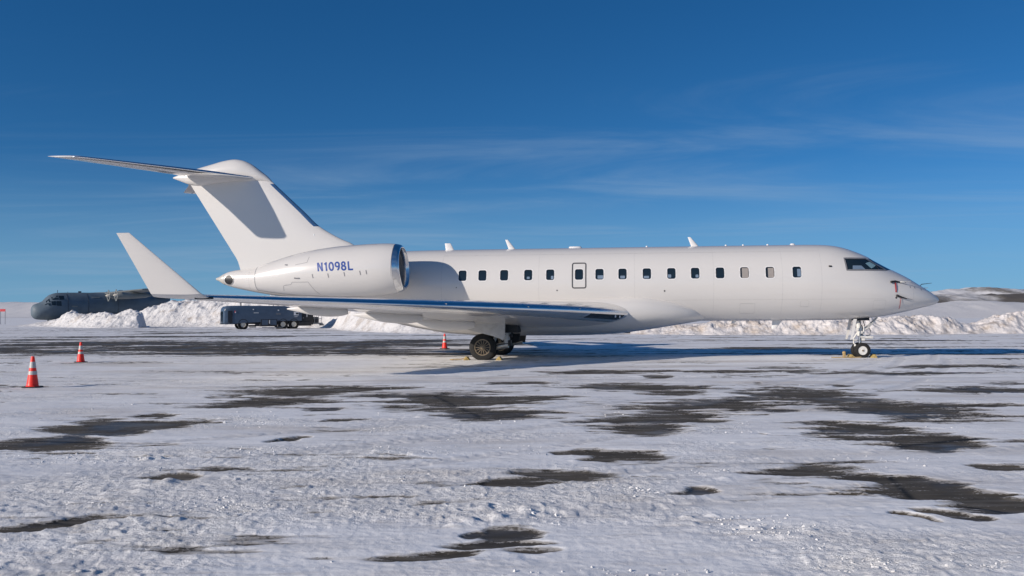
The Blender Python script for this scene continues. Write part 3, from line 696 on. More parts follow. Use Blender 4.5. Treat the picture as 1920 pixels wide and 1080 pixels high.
for s in (1, -1):
    wing = MB(); surface(refine(WING, 4), .10, 1.0, wing, s, 18)
    wing_o = wing.build('wing', WHITE, jet, angle=40)
    le = MB(); surface(refine(WING, 4), 0, .0985, le, s, 14); le.build('leading_edge_slat', METAL, wing_o, angle=50)
    wl_ = MB(); surface(refine(WLET, 4), 0, 1.0, wl_, s, 16); wl_.build('winglet', WHITE, wing_o, angle=40)
    # flap and aileron seams, seen from below
    def under(v):
        for a, b in zip(WING[:-1], WING[1:]):
            if a[1] <= v <= b[1]:
                k = (v-a[1])/(b[1]-a[1]); return tuple(p+(q-p)*k for p, q in zip(a, b))
        return WING[-1]
    def upt(v, x, side=-1, off=0.004):
        q = section(under(v), [x], side)[0]; return P(q[0], s*q[1], q[2] + side*off)
    sm = MB()
    for (va, vb, x) in ((1.8, 5.1, .80), (5.2, 10.1, .76), (10.2, 13.2, .74)):
        rings = []
        for v in np.linspace(va, vb, 14): rings.append([upt(v, x), upt(v, x+.012), upt(v, x+.012, -1, -.004), upt(v, x, -1, -.004)])
        sm.loft(rings)
    for v in (1.8, 5.15, 10.15, 13.2):
        rings = []
        for x in np.linspace(.76, .99, 8): rings.append([upt(v, x), upt(v+.03, x), upt(v+.03, x, -1, -.004), upt(v, x, -1, -.004)])
        sm.loft(rings)
    sm.build('flap_seam', SEAM, wing_o, angle=60)
    # flap track fairings
    for v, L_, r, x in ((3.35, 2.5, .19, .62), (6.2, 2.2, .165, .58), (9.05, 1.75, .135, .54)):
        st = under(v); c = st[3]; u_s = st[0] + c*x; rings = []
        for k in range(17):
            t = k/16; a = u_s + L_*t; rr_ = r*math.sin(math.pi*min(1, .04+t*.96)**.75)**.7 if t < 1 else .012
            xx = min((a-st[0])/c, 1.0); q = section(st, [xx], -1)[0]
            wz = q[2] - r*.55*(1-t*.35) - max(0, (a-st[0])/c-1)*c*.02
            rings.append([P(a, s*(v+rr_*.8*math.cos(y)), wz+rr_*1.25*math.sin(y)) for y in [2*math.pi*j/14 for j in range(14)]])
        MB().loft(rings).build('flap_track_fairing', WHITE, wing_o, angle=60)
    # landing light in the wing root leading edge
    rings = []
    for v in np.linspace(1.72, 3.0, 8):
        st = under(v); rings.append([(lambda q: P(q[0]-.006, s*q[1], q[2]-.004))(section(st, [x], -1)[0]) for x in (.006, .014, .024, .036, .05)])
    ll = MB().loft(rings, closed=False).build('landing_light', PANE, wing_o, angle=60)
    for v in (1.85, 2.02):
        st = under(v); q = section(st, [.014], -1)[0]
        MB().lathe([(-.02, .0), (-.02, .055), (.02, .05), (.03, .0)], 'x', P(q[0]-.005, s*q[1], q[2]-.0), 14).build('lamp', LAMP, ll, angle=50)
    if s == 1:
        st = under(2.6); q = section(st, [.1], 1)[0]
    # navigation light at the tip
    MB().tube([P(20.06, s*13.5, 2.0), P(20.45, s*13.62, 2.02)], [.03, .05], 10).build('tip_light', PANE, wing_o, angle=60)
    for v in (5.3, 7.9, 3.4):
        st = under(v); q = section(st, [0], 1)[0]
        MB().box(P(q[0]+.05, s*q[1], q[2]+.05), (.08, .015, .035)).build('slat_fence', SEAM, wing_o, angle=60)

# fin: outlines as (height, leading edge u, trailing edge u)
FIN = [(3.30,20.1,25.42),(3.7,20.4,25.55),(4.10,20.75,25.80),(4.26,20.95,25.90),(4.47,21.43,26.04),(4.72,21.9,26.20),(4.95,22.27,26.35),(5.5,22.85,26.71),(6.1,23.50,27.10),(6.73,24.18,27.50),(7.0,24.46,27.62)]
def fin_sts():
    fl = pchip([a for a, _, _ in FIN], [b for _, b, _ in FIN]); ft = pchip([a for a, _, _ in FIN], [c for _, _, c in FIN])
    return [(fl(w), 0, w, ft(w)-fl(w), .088, 0, 90) for w in np.linspace(3.3, 7.0, 30)]
fin = MB(); fs = fin_sts()
i0 = [i for i, q in enumerate(fs) if q[2] >= 4.95][0]; i1 = [i for i, q in enumerate(fs) if q[2] <= 6.73][-1]
surface(fs, .05, 1.0, fin, 1, 22); fin_o = fin.build('vertical_fin', WHITE, jet, angle=40)
for q in (fs[:i0+1], fs[i1:]): a = MB(); surface(q, 0, .05, a, 1, 10, False); a.build('fin_edge', WHITE, fin_o, angle=50)
a = MB(); surface(fs[i0:i1+1], 0, .05, a, 1, 10); a.build('leading_edge', METAL, fin_o, angle=50)
# bullet fairing on top
f_bt2 = pchip([24.15,24.3,24.5,25.04,25.35,25.68,26.1,26.55,27.31,27.8,28.19], [6.70,6.88,7.04,7.43,7.56,7.61,7.56,7.45,7.26,7.12,6.98])
f_bb2 = pchip([24.15,24.5,25,26,27.0,27.46,27.8,28.19], [6.66,6.70,6.72,6.70,6.62,6.66,6.78,6.93])
f_bh2 = pchip([24.15,24.35,24.8,25.5,26.3,27.2,27.9,28.19], [.03,.12,.24,.31,.30,.22,.10,.02])
rings = []
for u in np.linspace(24.15, 28.19, 44):
    t, b, h = f_bt2(u), f_bb2(u), f_bh2(u); c = (t+b)/2
    rings.append([P(u, h*math.sin(y), c+(t-b)/2*math.cos(y)) for y in [2*math.pi*k/28 for k in range(28)]])
MB().loft(rings).build('bullet_fairing', WHITE, jet, angle=60)
STAB = [(24.75,.10,6.86,2.75,.085,-2.4,1), (25.1,.5,6.865,2.62,.085,-2.4,1), (27.0,2.65,6.93,1.93,.082,-2.4,1.5), (28.9,4.72,6.99,1.30,.08,-2.4,1.5), (29.15,4.86,6.995,1.02,.05,-2.4,2)]
for s in (1, -1):
    st_ = MB(); surface(refine(STAB, 4), .09, 1.0, st_, s, 14); so = st_.build('tailplane', WHITE, jet, angle=40)
    a = MB(); surface(refine(STAB, 4), 0, .089, a, s, 10); a.build('leading_edge', METAL, so, angle=50)
    a = MB(); rings = []
    for k in range(12):
        t = k/11; q = [x+(y-x)*t for x, y in zip(STAB[0], STAB[3])]
        f4 = []
        for x, o_ in ((.70, .003), (.715, .003), (.715, -.004), (.70, -.004)):
            z = section(q, [x], -1)[0]; f4.append(P(z[0], s*z[1], z[2]-o_))
        rings.append(f4)
    a.loft(rings).build('elevator_seam', SEAM, so, angle=60)

# engines --------------------------------------------------------------------
EV = 2.30
f_nr = pchip([18.40,18.46,18.56,18.7,18.85,19.2,19.6,20.5,21.5,22.3,23.0,23.4,23.72], [.735,.795,.83,.862,.882,.908,.918,.905,.835,.735,.60,.51,.425])
f_nw = pchip([18.4,19.5,20.5,21.5,22.5,23.3,23.72], [3.235,3.165,3.125,3.085,3.01,2.94,2.905])
def nac_v(u, w): return EV + math.sqrt(max(0.0, f_nr(u)**2 - (w-f_nw(u))**2))
def nring(u, r, s, n=64, du=0, sc_=0.0):
    c = f_nw(u); o = []
    for k in range(n):
        a = 2*math.pi*k/n
        o.append(P(u + du + sc_*math.cos(a), s*(EV + r*math.sin(a)), c + r*math.cos(a)))
    return o
for s in (1, -1):
    rings = [nring(u, f_nr(u), s, sc_=.05*max(0, 1-(u-18.4)/2)) for u in np.concatenate([np.linspace(18.64, 20, 9), np.linspace(20.2, 23.72, 22)])]
    rings += [nring(23.72, r, s, du=d) for r, d in ((.405, .0), (.38, -.05), (.35, -.5))]
    nac = MB().loft(rings, cap0=False, cap1=False).build('engine_nacelle', WHITE, jet, angle=40)
    rings = [nring(u, f_nr(u)+.001, s, sc_=.05*max(0, 1-(u-18.4)/2)) for u in (18.636, 18.60, 18.55, 18.50, 18.46, 18.43, 18.405)]
    rings += [nring(18.4, r, s, du=d, sc_=.05) for r, d in ((.715, .005), (.695, .03), (.678, .07), (.668, .13), (.663, .2))]
    MB().loft(rings, cap0=False, cap1=False).build('intake_lip', METAL, nac, angle=60)
    rings = [nring(18.4, r, s, du=d, sc_=.05*(1-(d-.2)/.8)) for r, d in ((.6625, .2), (.67, .5), (.69, 1.0))]
    MB().loft(rings, cap0=False, cap1=False).build('intake_duct', BARREL, nac, angle=60)
    fanc = 19.25
    fan = MB().lathe([(0, .0), (.0, .69), (.05, .69), (.05, 0)], 'x', P(fanc, s*EV, f_nw(18.4)), 48).build('fan', DARKM, nac, angle=40)
    MB().lathe([(.42, .0), (.36, .05), (.2, .13), (.03, .2), (.004, .2)], 'x', P(fanc, s*EV, f_nw(18.4)), 32).build('spinner', DARKM, fan, angle=60)
    for k in range(24):
        a = 2*math.pi*k/24; rings = []
        for t, tw in ((.19, .2), (.45, .6), (.68, .95)):
            ra = Vector((0, math.sin(a), math.cos(a))); ta = Vector((0, math.cos(a), -math.sin(a))); c = P(fanc, s*EV, f_nw(18.4)) + ra*t + Vector((.12, 0, 0))
            d = Vector((math.cos(tw), 0, 0)) + ta*math.sin(tw); n_ = d.cross(ra)*.008
            rings.append([c - d*.07 - n_, c + d*.07 - n_, c + d*.07 + n_, c - d*.07 + n_])
        MB().loft(rings).build('fan_blade', DARKM, fan, angle=60)
    MB().lathe([(-.02, .0), (-.02, .34), (.0, .34), (.0, .0)], 'x', P(23.2, s*EV, f_nw(23.6)), 32).build('exhaust', DARKM, nac, angle=40)
    # pylon
    sts = [(19.7, .8, 3.12, 3.4, .10, 1, 0), (19.9, 1.5, 3.12, 3.0, .10, 1, 0), (19.9, 1.85, 3.12, 2.9, .10, 1, 0)]
    pl = MB(); surface(refine(sts, 2), 0, 1, pl, s, 14); pl.build('pylon', WHITE, nac, angle=40)
    for pts in ([(22.62, 2.45), (22.57, 2.62), (22.5, 2.64), (22.28, 2.66), (22.22, 2.74), (21.62, 2.74), (21.42, 2.42), (21.3, 2.3)],
                [(21.62, 3.62), (21.66, 3.42), (22.1, 3.34)], [(18.66, 3.95), (18.66, 3.2), (18.66, 2.5)]):
        sm = MB(); strip(dense(pts, .05), nac_v, .012, .002, sm, False, s, .004); sm.build('cowl_seam', SEAM, nac, angle=60)
    sm = MB(); strip([(u, f_nw(u) + .965*f_nr(u)) for u in np.linspace(23.66, 19.3, 44)], nac_v, .034, .003, sm, False, s, .006); sm.build('nacelle_shade_line', SEAM, nac, angle=60)  # dark strip painted in for the shadow line along the nacelle's top edge
    sm = MB(); strip([(23.69, f_nw(23.69) + .99*f_nr(23.69)*math.cos(R(k))) for k in range(0, 181, 9)], nac_v, .022, .004, sm, False, s, .008); sm.build('nozzle_edge', SEAM, nac, angle=60)  # dark strip drawing in the shaded outline of the nozzle end
    for u, w in ((21.43, 2.94), (20.86, 2.95), (20.28, 2.99), (19.72, 3.03), (19.5, 3.05)):
        la = MB(); strip([(u+.012, w+.07), (u, w), (u-.012, w-.07)], nac_v, .026, .008, la, False, s, .012); la.build('cowl_latch', SEAM, nac, angle=60)
    for u, w, l_ in ((22.02, 2.88, .2), (22.46, 3.36, .1)):
        la = MB(); strip([(u+l_/2, w), (u, w-.01), (u-l_/2, w-.01)], nac_v, .04, .02, la, False, s, .03); la.build('vent_scoop', SEAM, nac, angle=60)

# registration lettering on the engine, one part per character
def arc(cx, cy, rx, ry, a0, a1, n=14): return [(cx + rx*math.cos(R(a0+(a1-a0)*k/n)), cy + ry*math.sin(R(a0+(a1-a0)*k/n))) for k in range(n+1)]
GLYPH = {'N': [[(.1, 0), (.1, 1)], [(.1, .97), (.9, .03)], [(.9, 0), (.9, 1)]], '1': [[(.55, 0), (.55, 1)], [(.58, .95), (.2, .76)]],
         '0': [arc(.5, .5, .40, .44, 0, 360, 26)], '9': [arc(.5, .69, .37, .25, 0, 360, 22), arc(.32, .62, .55, .57, -78, 8, 10)],
         '8': [arc(.5, .735, .31, .21, 0, 360, 22), arc(.5, .28, .38, .23, 0, 360, 22)], 'L': [[(.1, 0), (.1, 1)], [(.03, .06), (.92, .06)]]}
nac_near = [o for o in jet.children if o.name.startswith('engine_nacelle')][0]
cw_, gap, hgt = .178, .042, .30
for k, ch in enumerate('N1098L'):
    mb = MB()
    for j, pl_ in enumerate(GLYPH[ch]):
        pts = []
        for a, h in pl_:
            t = k*(cw_+gap) + a*cw_ - (.03 if ch in '098' else 0)
            pts.append((21.225 - t + .045*h, 3.10 + .026*t + h*hgt))
        closed = len(pl_) > 20
        if closed: pts = pts[:-1]
        elif len(pl_) == 2: pts = dense(pts, .03)
        strip(pts, nac_v, .058, .003 + .0012*j, mb, closed, 1, .004)
    mb.build('letter' if ch.isalpha() else 'digit', BLUE, nac_near, angle=60)

# fuselage details
PSEAM = mat('skin_joint', (0.53, 0.515, 0.50), 0.5, noise=0.1)
for u in (1.02, 4.15, 5.45, 7.75, 10.45, 13.8, 17.3, 24.9):
    w0, w1 = f_bot(u) + .10, f_top(u) - .04
    sm = MB(); strip([(u, w0 + (w1-w0)*k/30) for k in range(31)], fus_v, .012, .0015, sm, False, 1, .004); sm.build('skin_joint', PSEAM, jet, angle=60)
for w, u0, u1 in ((2.05, 2.0, 9.4), (3.72, 4.15, 17.3)):
    sm = MB(); strip([(u0 + (u1-u0)*k/40, w) for k in range(41)], fus_v, .010, .0015, sm, False, 1, .004); sm.build('skin_joint', PSEAM, jet, angle=60)
for u, w, a_, b_ in ((6.6, 1.75, .5, .34), (2.2, 1.85, .42, .3), (4.7, 1.9, .28, .2), (19.0, 1.95, .5, .4)):
    sm = MB(); strip(dense(rrect(u, w, a_, b_, .04), .06, True), fus_v, .012, .002, sm, True, 1, .004); sm.build('access_hatch', PSEAM, jet, angle=60)
ex = MB(); strip(dense(rrect(12.375, 2.94, .47, .88, .06), .05, True), fus_v, .042, .004, ex, True); ex.build('emergency_exit', GASK, jet, angle=60)
for s in (1,):
    pass
def blade(u_lo0, u_lo1, u_hi0, u_hi1, w0, w1, th_=.035, v=0, par=None, name='antenna', m_=WHITE2):
    rings = []
    for a, b, w in ((u_lo0, u_lo1, w0), (u_hi0, u_hi1, w1)):
        c, l = (a+b)/2, abs(a-b)/2
        rings.append([P(c + l*math.cos(y), v + th_*math.sin(y)*(1 if w == w0 else .6), w) for y in [2*math.pi*k/14 for k in range(14)]])
    return MB().loft(rings).build(name, m_, par or jet, angle=50)
blade(17.40, 17.06, 17.44, 17.22, 3.93, 4.24); blade(15.02, 14.74, 15.17, 15.07, 3.93, 4.34); blade(8.40, 8.10, 8.54, 8.44, 3.93, 4.33)
for u0, u1, h in ((12.86, 12.30, .05), (5.02, 4.75, .04)): blade(u0, u1, u0-.06, u1+.08, 3.95, 4.0+h, .12)
for u in (10.0, 7.2, 6.6, 5.75): blade(u+.05, u-.05, u+.03, u-.03, 3.95, 4.035, .04)
blade(5.62, 5.24, 5.65, 5.50, 1.36, 1.03); blade(7.0, 6.8, 7.05, 6.95, 1.36, 1.22)
sm = MB(); strip([(3.9, 3.17), (3.86, 3.17), (3.80, 3.165)], fus_v, .05, .02, sm, False, 1, .03); sm.build('ice_detector', DARKM, jet, angle=60)
for u, w, r in ((1.64, 2.085, .035), (9.42, 2.37, .03), (13.15, 2.42, .025), (16.75, 2.55, .02)):
    conform([(u+r*math.cos(2*math.pi*k/14), w+1.0*r*math.sin(2*math.pi*k/14)) for k in range(14)], fus_v, .004, 'vent_port', GASK, jet, .2)
for u, w in ((1.12, 2.45), (.95, 2.43), (.70, 2.37), (1.28, 2.62)):
    sm = MB(); strip([(u+.01, w+.03), (u, w), (u-.01, w-.03)], fus_v, .02, .006, sm, False, 1, .01); sm.build('vortex_tab', SEAM, jet, angle=60)
for s, ww_ in ((1, 2.62), (-1, 2.42)):      # air data probes, one each side stands proud of the outline
    u = 1.45 if s == 1 else .55
    v = fus_v(u, ww_)
    MB().tube([P(u+.1, s*(v-.02), ww_-.01), P(u+.02, s*(v+.10), ww_), P(u-.30, s*(v+.11), ww_+.02)], [.016, .016, .008], 8).build('pitot_probe', STEEL, jet, angle=60)
MB().tube([P(.62, 0, f_top(.62)-.02), P(.56, 0, f_top(.62)+.05), P(.22, 0, f_top(.62)+.09)], [.014, .013, .006], 8).build('pitot_probe', DARKM, jet, angle=60)
# beacon on the fin, tail cone lamp, APU exhaust
fl_ = MB(); fl_.lathe([(0, .0), (.0, .03), (.03, .022), (.045, 0)], 'y', (0, 0, 0), 12)
o = fl_.build('fin_lamp', LAMP, fin_o, angle=60); o.location = P(22.45, .12, 4.63); o.rotation_euler = (R(180), 0, 0); o.scale = (1, 1, 2)
rings = []
for u in (26.02, 26.12, 26.2, 26.28, 26.36):
    c = Vector((0, 0, (f_top(u)+f_bot(u))/2)); q = fus_ring(u); rings.append([Vector((p.x - (.05 if u > 26.3 else 0), p.y*1.03, c.z + (p.z-c.z)*1.03)) for p in q])
MB().loft(rings).build('tail_cone_tip', AMBER, jet, angle=60)
ap = [(25.77+.20*math.cos(2*math.pi*k/22), 2.955+.175*math.sin(2*math.pi*k/22)) for k in range(22)]
for s in (1,):
    apo = conform(ap, fus_v, .006, 'exhaust_outlet', DARKM, jet, .05, s)
    sm = MB(); strip([(25.77+.205*math.cos(2*math.pi*k/22), 2.955+.18*math.sin(2*math.pi*k/22)) for k in range(22)], fus_v, .02, .018, sm, True, s, .02); sm.build('outlet_rim', STEEL, apo, angle=60)

# landing gear ---------------------------------------------------------------
def wheel(parent, u, v, r, wd, kind, out=1):
    """out: +1 when the outer face looks to starboard"""
    c = P(u, v, r-.008 if kind == 'main' else r-.004)
    h = wd/2; ri = r*.58 if kind == 'main' else r*.56
    t = MB().lathe([(-h*.75, ri), (-h, ri+.05*r), (-h, r*.80), (-h*.86, r*.93), (-h*.55, r*.988), (-h*.30, r), (-h*.28, r*.985), (-h*.22, r*.985), (-h*.2, r), (h*.2, r), (h*.22, r*.985), (h*.28, r*.985), (h*.30, r), (h*.55, r*.988), (h*.86, r*.93), (h, r*.80), (h, ri+.05*r), (h*.75, ri)], 'y', c, 48, True)
    w = t.build('wheel', RUBBER, parent, angle=30)
    d = -out
    if kind == 'main':
        MB().lathe([(d*h*.40, .0), (d*h*.40, ri*1.0), (-d*h*.5, ri), (-d*h*.5, 0)], 'y', c, 36).build('hub_disc', DARKM, w, angle=40)
        MB().lathe([(d*h*.55, ri*.90), (d*h*.86, ri*.93), (d*h*.86, ri*1.03), (d*h*.5, ri*1.05)], 'y', c, 44, True).build('rim', BRASS, w, angle=40)
        MB().lathe([(d*h*.40, ri*.30), (d*h*.8, ri*.26), (d*h*.95, ri*.14), (d*h*.98, .0)], 'y', c, 24).build('hub_cap', BRASS, w, angle=40)
        for k in range(14):
            a = 2*math.pi*k/14; ra = Vector((math.cos(a), 0, math.sin(a))); ta = Vector((-math.sin(a), 0, math.cos(a)))
            q0 = c + ra*ri*.26 + Vector((0, d*h*.62, 0)); q1 = c + ra*ri*.92 + Vector((0, d*h*.62, 0)); n_ = ta*.0095; y_ = Vector((0, .018, 0))
            MB().loft([[q-n_-y_, q+n_-y_, q+n_+y_, q-n_+y_] for q in (q0, q1)]).build('spoke', BRASS, w, angle=60)
    else:
        MB().lathe([(d*h*.78, ri*1.0), (d*h*.84, ri*.92), (d*h*.5, ri*.80), (d*h*.42, ri*.55), (d*h*.85, ri*.42), (d*h*.95, ri*.2), (d*h*.95, 0)], 'y', c, 36).build('rim', GEARW, w, angle=35)
        MB().lathe([(d*h*.9, ri*.22), (d*h*1.1, ri*.2), (d*h*1.12, 0)], 'y', c, 18).build('hub_cap', BRASS, w, angle=40)
    return w
MR = .470
for s in (1, -1):
    mg = empty('main_gear', (0, 0, 0)); mg.parent = jet; mg.location = (0, 0, 0)
    v0 = s*2.03
    wheel(mg, 15.63, v0+s*.31, MR, .30, 'main', s); wheel(mg, 15.63, v0-s*.31, MR, .30, 'main', -s)
    MB().tube([P(15.63, v0-.24, MR), P(15.63, v0+.24, MR)], .075, 14).build('axle', STEEL, mg, angle=50)
    MB().tube([P(14.86, v0, 1.6), P(14.84, v0, .56)], [.13, .11], 16).build('strut', GEARW, mg, angle=50)
    a = MB(); a.tube([P(14.80, v0, .55), P(15.2, v0, .47), P(15.63, v0, MR)], [.12, .10, .10], 12); a.build('trailing_arm', STEEL, mg, angle=50)
    MB().tube([P(15.35, v0, .52), P(15.02, v0, 1.3)], [.055, .075], 12).build('shock_absorber', STEEL, mg, angle=50)
    a = MB(); a.tube([P(14.85, v0-s*.1, 1.0), P(14.7, v0-s*1.0, 1.45)], .05, 10); a.build('side_brace', GEARW, mg, angle=50)
    a = MB()
    for q in ([(14.62, .10, 1.3), (14.66, .12, .9), (14.72, .1, .6), (15.2, .12, .52)], [(14.7, -.14, 1.35), (14.66, -.15, .8), (15.0, -.12, .55)]):
        a.tube([P(x, v0+s*y, z) for x, y, z in q], .018, 8)
    a.build('hydraulic_line', DARKM, mg, angle=60)
    a = MB(); a.box(P(14.74, v0, .60), (.10, .22, .20)); a.box(P(14.70, v0, .86), (.07, .30, .08)); a.build('torque_link', DARKM, mg, angle=40, bevel=.012)
    a = MB(); a.prism([P(x, s*.95, z) for x, z in ((15.25, 1.25), (15.2, .62), (14.95, .50), (14.55, .62), (14.45, 1.25))], P(0, s*.03, 0)-P(0, 0, 0)); a.build('inner_gear_door', TRUCKBLK, mg, angle=30)
    # big outer door, slightly dished, hangs from the wing in front of the wheel
    poly = [(16.95, 1.36), (16.55, 1.20), (16.18, 1.08), (15.75, .98), (15.30, .87), (14.98, .76), (14.90, .70), (14.82, .80), (14.80, 1.40), (15.9, 1.42)]
    dv = v0 + s*.58
    a = MB(); a.prism([P(x, dv + s*.05*math.sin((z-.6)*2), z) for x, z in poly], P(0, s*.045, 0)-P(0, 0, 0)); a.build('gear_door', DOORG, mg, angle=30, bevel=.01)
    a = MB(); a.tube([P(15.35, dv+s*.1, 1.05), P(15.1, dv+s*.09, 1.2)], .012, 6); a.tube([P(14.9, dv, .85), P(14.88, v0, .9)], .025, 8); a.build('door_link', STEEL, mg, angle=50)
    # open wheel well ahead of the strut
    a = MB(); a.box(P(14.72, s*1.85, 1.22), (.56, 1.0, .52)); a.build('wheel_well', TRUCKBLK, mg, angle=30)
ng = empty('nose_gear', (0, 0, 0)); ng.parent = jet
NR = .272
for s in (1, -1): wheel(ng, 2.62 + (0 if s == 1 else .02), s*.21, NR, .19, 'nose', s)
MB().tube([P(2.62, -.13, NR), P(2.62, .13, NR)], .045, 12).build('axle', STEEL, ng, angle=50)
MB().tube([P(2.70, 0, 1.5), P(2.66, 0, .78)], [.085, .08], 16).build('strut', GEARW, ng, angle=50)
MB().tube([P(2.66, 0, .80), P(2.63, 0, .25)], .05, 14).build('piston', METAL, ng, angle=50)
a = MB(); a.tube([P(2.62, .0, .98), P(2.42, 0, 1.08), P(2.05, 0, 1.42)], .032, 10); a.tube([P(2.6, .08, .92), P(2.4, .08, 1.02), P(2.1, .08, 1.38)], .02, 8); a.build('drag_brace', STEEL, ng, angle=50)
a = MB(); a.tube([P(2.72, .0, .9), P(2.86, 0, .68)], .026, 8); a.tube([P(2.86, 0, .68), P(2.86, 0, .52), P(2.70, 0, .34)], .026, 8); a.tube([P(2.9, .12, .63), P(2.74, .1, .62)], .03, 8); a.tube([P(2.86, .13, .42), P(2.82, .16, .47)], .03, 8); a.build('torque_link', GEARW, ng, angle=50)
a = MB(); a.box(P(2.45, .0, .74), (.42, .34, .05)); a.tube([P(2.52, .12, .72), P(2.26, .12, .71)], .045, 12); a.tube([P(2.52, -.12, .72), P(2.26, -.12, .71)], .045, 12); a.tube([P(2.6, 0, .86), P(2.5, 0, .74)], .02, 8); a.build('taxi_light_bracket', GEARW, ng, angle=40)
a = MB(); a.tube([P(2.36, .05, 1.06), P(2.30, .06, .96), P(2.33, .06, .80), P(2.45, .05, .78)], .014, 8); a.tube([P(2.68, .1, 1.3), P(2.58, .12, 1.05), P(2.6, .1, .8), P(2.64, .1, .5)], .013, 8); a.tube([P(2.55, .07, 1.3), P(2.5, .08, 1.15), P(2.58, .07, .95)], .016, 8); a.build('hydraulic_line', DARKM, ng, angle=60)
a = MB(); a.box(P(2.66, .0, 1.0), (.2, .24, .10)); a.tube([P(2.62, -.16, .9), P(2.62, .16, .9)], .05, 12); a.tube([P(2.54, .09, 1.12), P(2.54, .09, .84)], .035, 10); a.box(P(2.56, .02, .66), (.12, .2, .1)); a.build('steering_actuator', GEARW, ng, angle=40, bevel=.01)
for s in (1, -1):
    a = MB(); a.prism([P(x, s*(.33 + (1.38-z)*.05), z) for x, z in ((2.93, 1.36), (2.82, 1.37), (2.90, .98), (2.98, .66), (3.06, .64))], P(0, s*.025, 0)-P(0, 0, 0)); a.build('gear_door', WHITE, ng, angle=30)
MB().box(P(2.62, 0, 1.38), (.5, .44, .14)).build('wheel_well', TRUCKBLK, ng, angle=30)

# ------------------------------------------------------------------ things hung on or set around the jet
for (u, w, lab, rl, k) in ((1.66, 2.63, 'black probe cover with dark red ribbon on the nose, the upper one', .34, 1), (1.48, 2.105, 'black probe cover with thin red ribbon on the nose, the lower one', .38, .35)):
    e = empty('probe_cover', W(u, fus_v(u, w), w), -PSI, lab, 'cover', 'probe covers on the nose')
    v0 = fus_v(u, w)
    dz = .035 if k == 1 else -.06
    a = MB(); pts = [(u+.16, w-.01 if k == 1 else w+.055), (u, w+.02 if k == 1 else w), (u-.20, w-.02 if k == 1 else w-.055)]
    a.tube([Vector((u-x, -(fus_v(x, z)-v0) - .05, z-w)) for x, z in pts], [.04, .028, .016], 10); a.build('cover', BLACK, e, angle=60)
    rb = MB(); rings = []
    for i in range(9):
        t = i/8; z = w - .02 - rl*t; x = u + .005*math.sin(t*5); vv = fus_v(x, z) - v0 + .02 + .012*math.sin(t*4)
        rings.append([Vector((u-x+.022*k, -vv, z-w)), Vector((u-x-.022*k, -vv, z-w)), Vector((u-x-.022*k, -vv+.006, z-w)), Vector((u-x+.022*k, -vv+.006, z-w))])
    rb.loft(rings).build('ribbon', REDC, e, angle=60)
    c = MB(); c.tube([Vector((u-x, -(fus_v(x, z)-v0)-.012, z-w)) for x, z in ((u-.1, w-.03), (u-.25, w-.05), (u-.42, w-.09))], .006, 6); c.build('cord', SEAM, e, angle=60)

def chock(u, v, rz, lab, L_=.30, h=.13, grp='yellow wheel chocks'):
    e = empty('wheel_chock', W(u, v, 0.015), -PSI + rz, lab, 'wheel chock', grp)
    a = MB(); a.prism([(-.11, -L_/2, -.01), (.10, -L_/2, -.01), (.085, -L_/2, .03), (.0, -L_/2, h), (-.05, -L_/2, h), (-.11, -L_/2, .03)], (0, L_, 0)); a.build('block', YELLOW, e, angle=30, bevel=.014)
    b = MB(); b.tube([(0, -L_/2-.004, h*.55), (-.02, -L_/2-.05, .05), (-.08, -L_/2-.03, .02)], .011, 7); b.build('rope_loop', ROPE, e, angle=60)
    return e
chock(15.08, 2.34, math.pi, 'yellow wheel chock in front of the near main wheel'); chock(16.18, 2.34, 0, 'yellow wheel chock behind the near main wheel')
chock(2.27, .16, math.pi, 'pale yellow wheel chock in front of the nose wheel', .42, .12); chock(2.98, .10, 0, 'yellow wheel chock behind the nose wheel', .42, .12)
e = empty('tow_pin_stand', W(3.24, .25, .015), -PSI, 'small tan block with rope beside the nose wheel chock', 'block')
MB().box((0, 0, .07), (.09, .12, .14)).build('block', ROPE, e, angle=30, bevel=.02); MB().lathe([(.13, .0), (.13, .05), (.17, .065), (.21, .06), (.24, .0)], 'z', (0, 0, 0), 12).build('knob', ROPE, e, angle=50)
MB().tube([(-.45, -.1, .02), (-.2, -.16, .02), (.05, -.12, .03), (.3, -.14, .02), (.55, -.08, .03)], .016, 8).build('rope', ROPE, e, angle=60)
e = empty('rope', W(16.35, 2.3, .02), -PSI, 'loose brown rope lying behind the main wheel chock', 'rope')
MB().tube([(.05, 0, .05), (-.12, -.05, .03), (-.3, .02, .03), (-.42, -.06, .02), (-.3, -.1, .02)], .016, 8).build('strand', ROPE, e, angle=60)

# ------------------------------------------------------------------ traffic cones
def make_cone(loc, label):
    e = empty('traffic_cone', loc, .2, label, 'traffic cone', 'orange traffic cones round the jet')
    H = .70; R0, R1 = .128, .034
    def rad(z): return R0 + (R1-R0)*(z-.035)/(H-.035)
    a = MB(); a.prism([(x*.19 if abs(x) > .9 else x, y*.19 if abs(y) > .9 else y, 0) for x, y in ((1, .13), (.13, 1), (-.13, 1), (-1, .13), (-1, -.13), (-.13, -1), (.13, -1), (1, -.13))], (0, 0, .035)); a.build('base', CBASE, e, angle=30, bevel=.006)
    MB().lathe([(.034, R0+.018), (.05, rad(.05)+.004)] + [(z, rad(z)) for z in np.linspace(.06, H-.02, 12)] + [(H, R1-.006), (H, 0)], 'z', (0, 0, 0), 28).build('body', ORANGE, e, angle=50)
    for z0, z1 in ((.295, .375), (.445, .580)):
        MB().lathe([(z0, rad(z0)-.003), (z0, rad(z0)+.003), (z1, rad(z1)+.003), (z1, rad(z1)-.003)], 'z', (0, 0, 0), 28, True).build('reflective_band', REFL, e, angle=50)
    return e
cone = make_cone((-10.62, 20.45, .015), 'orange traffic cone with white bands, nearest and farthest left on the apron')
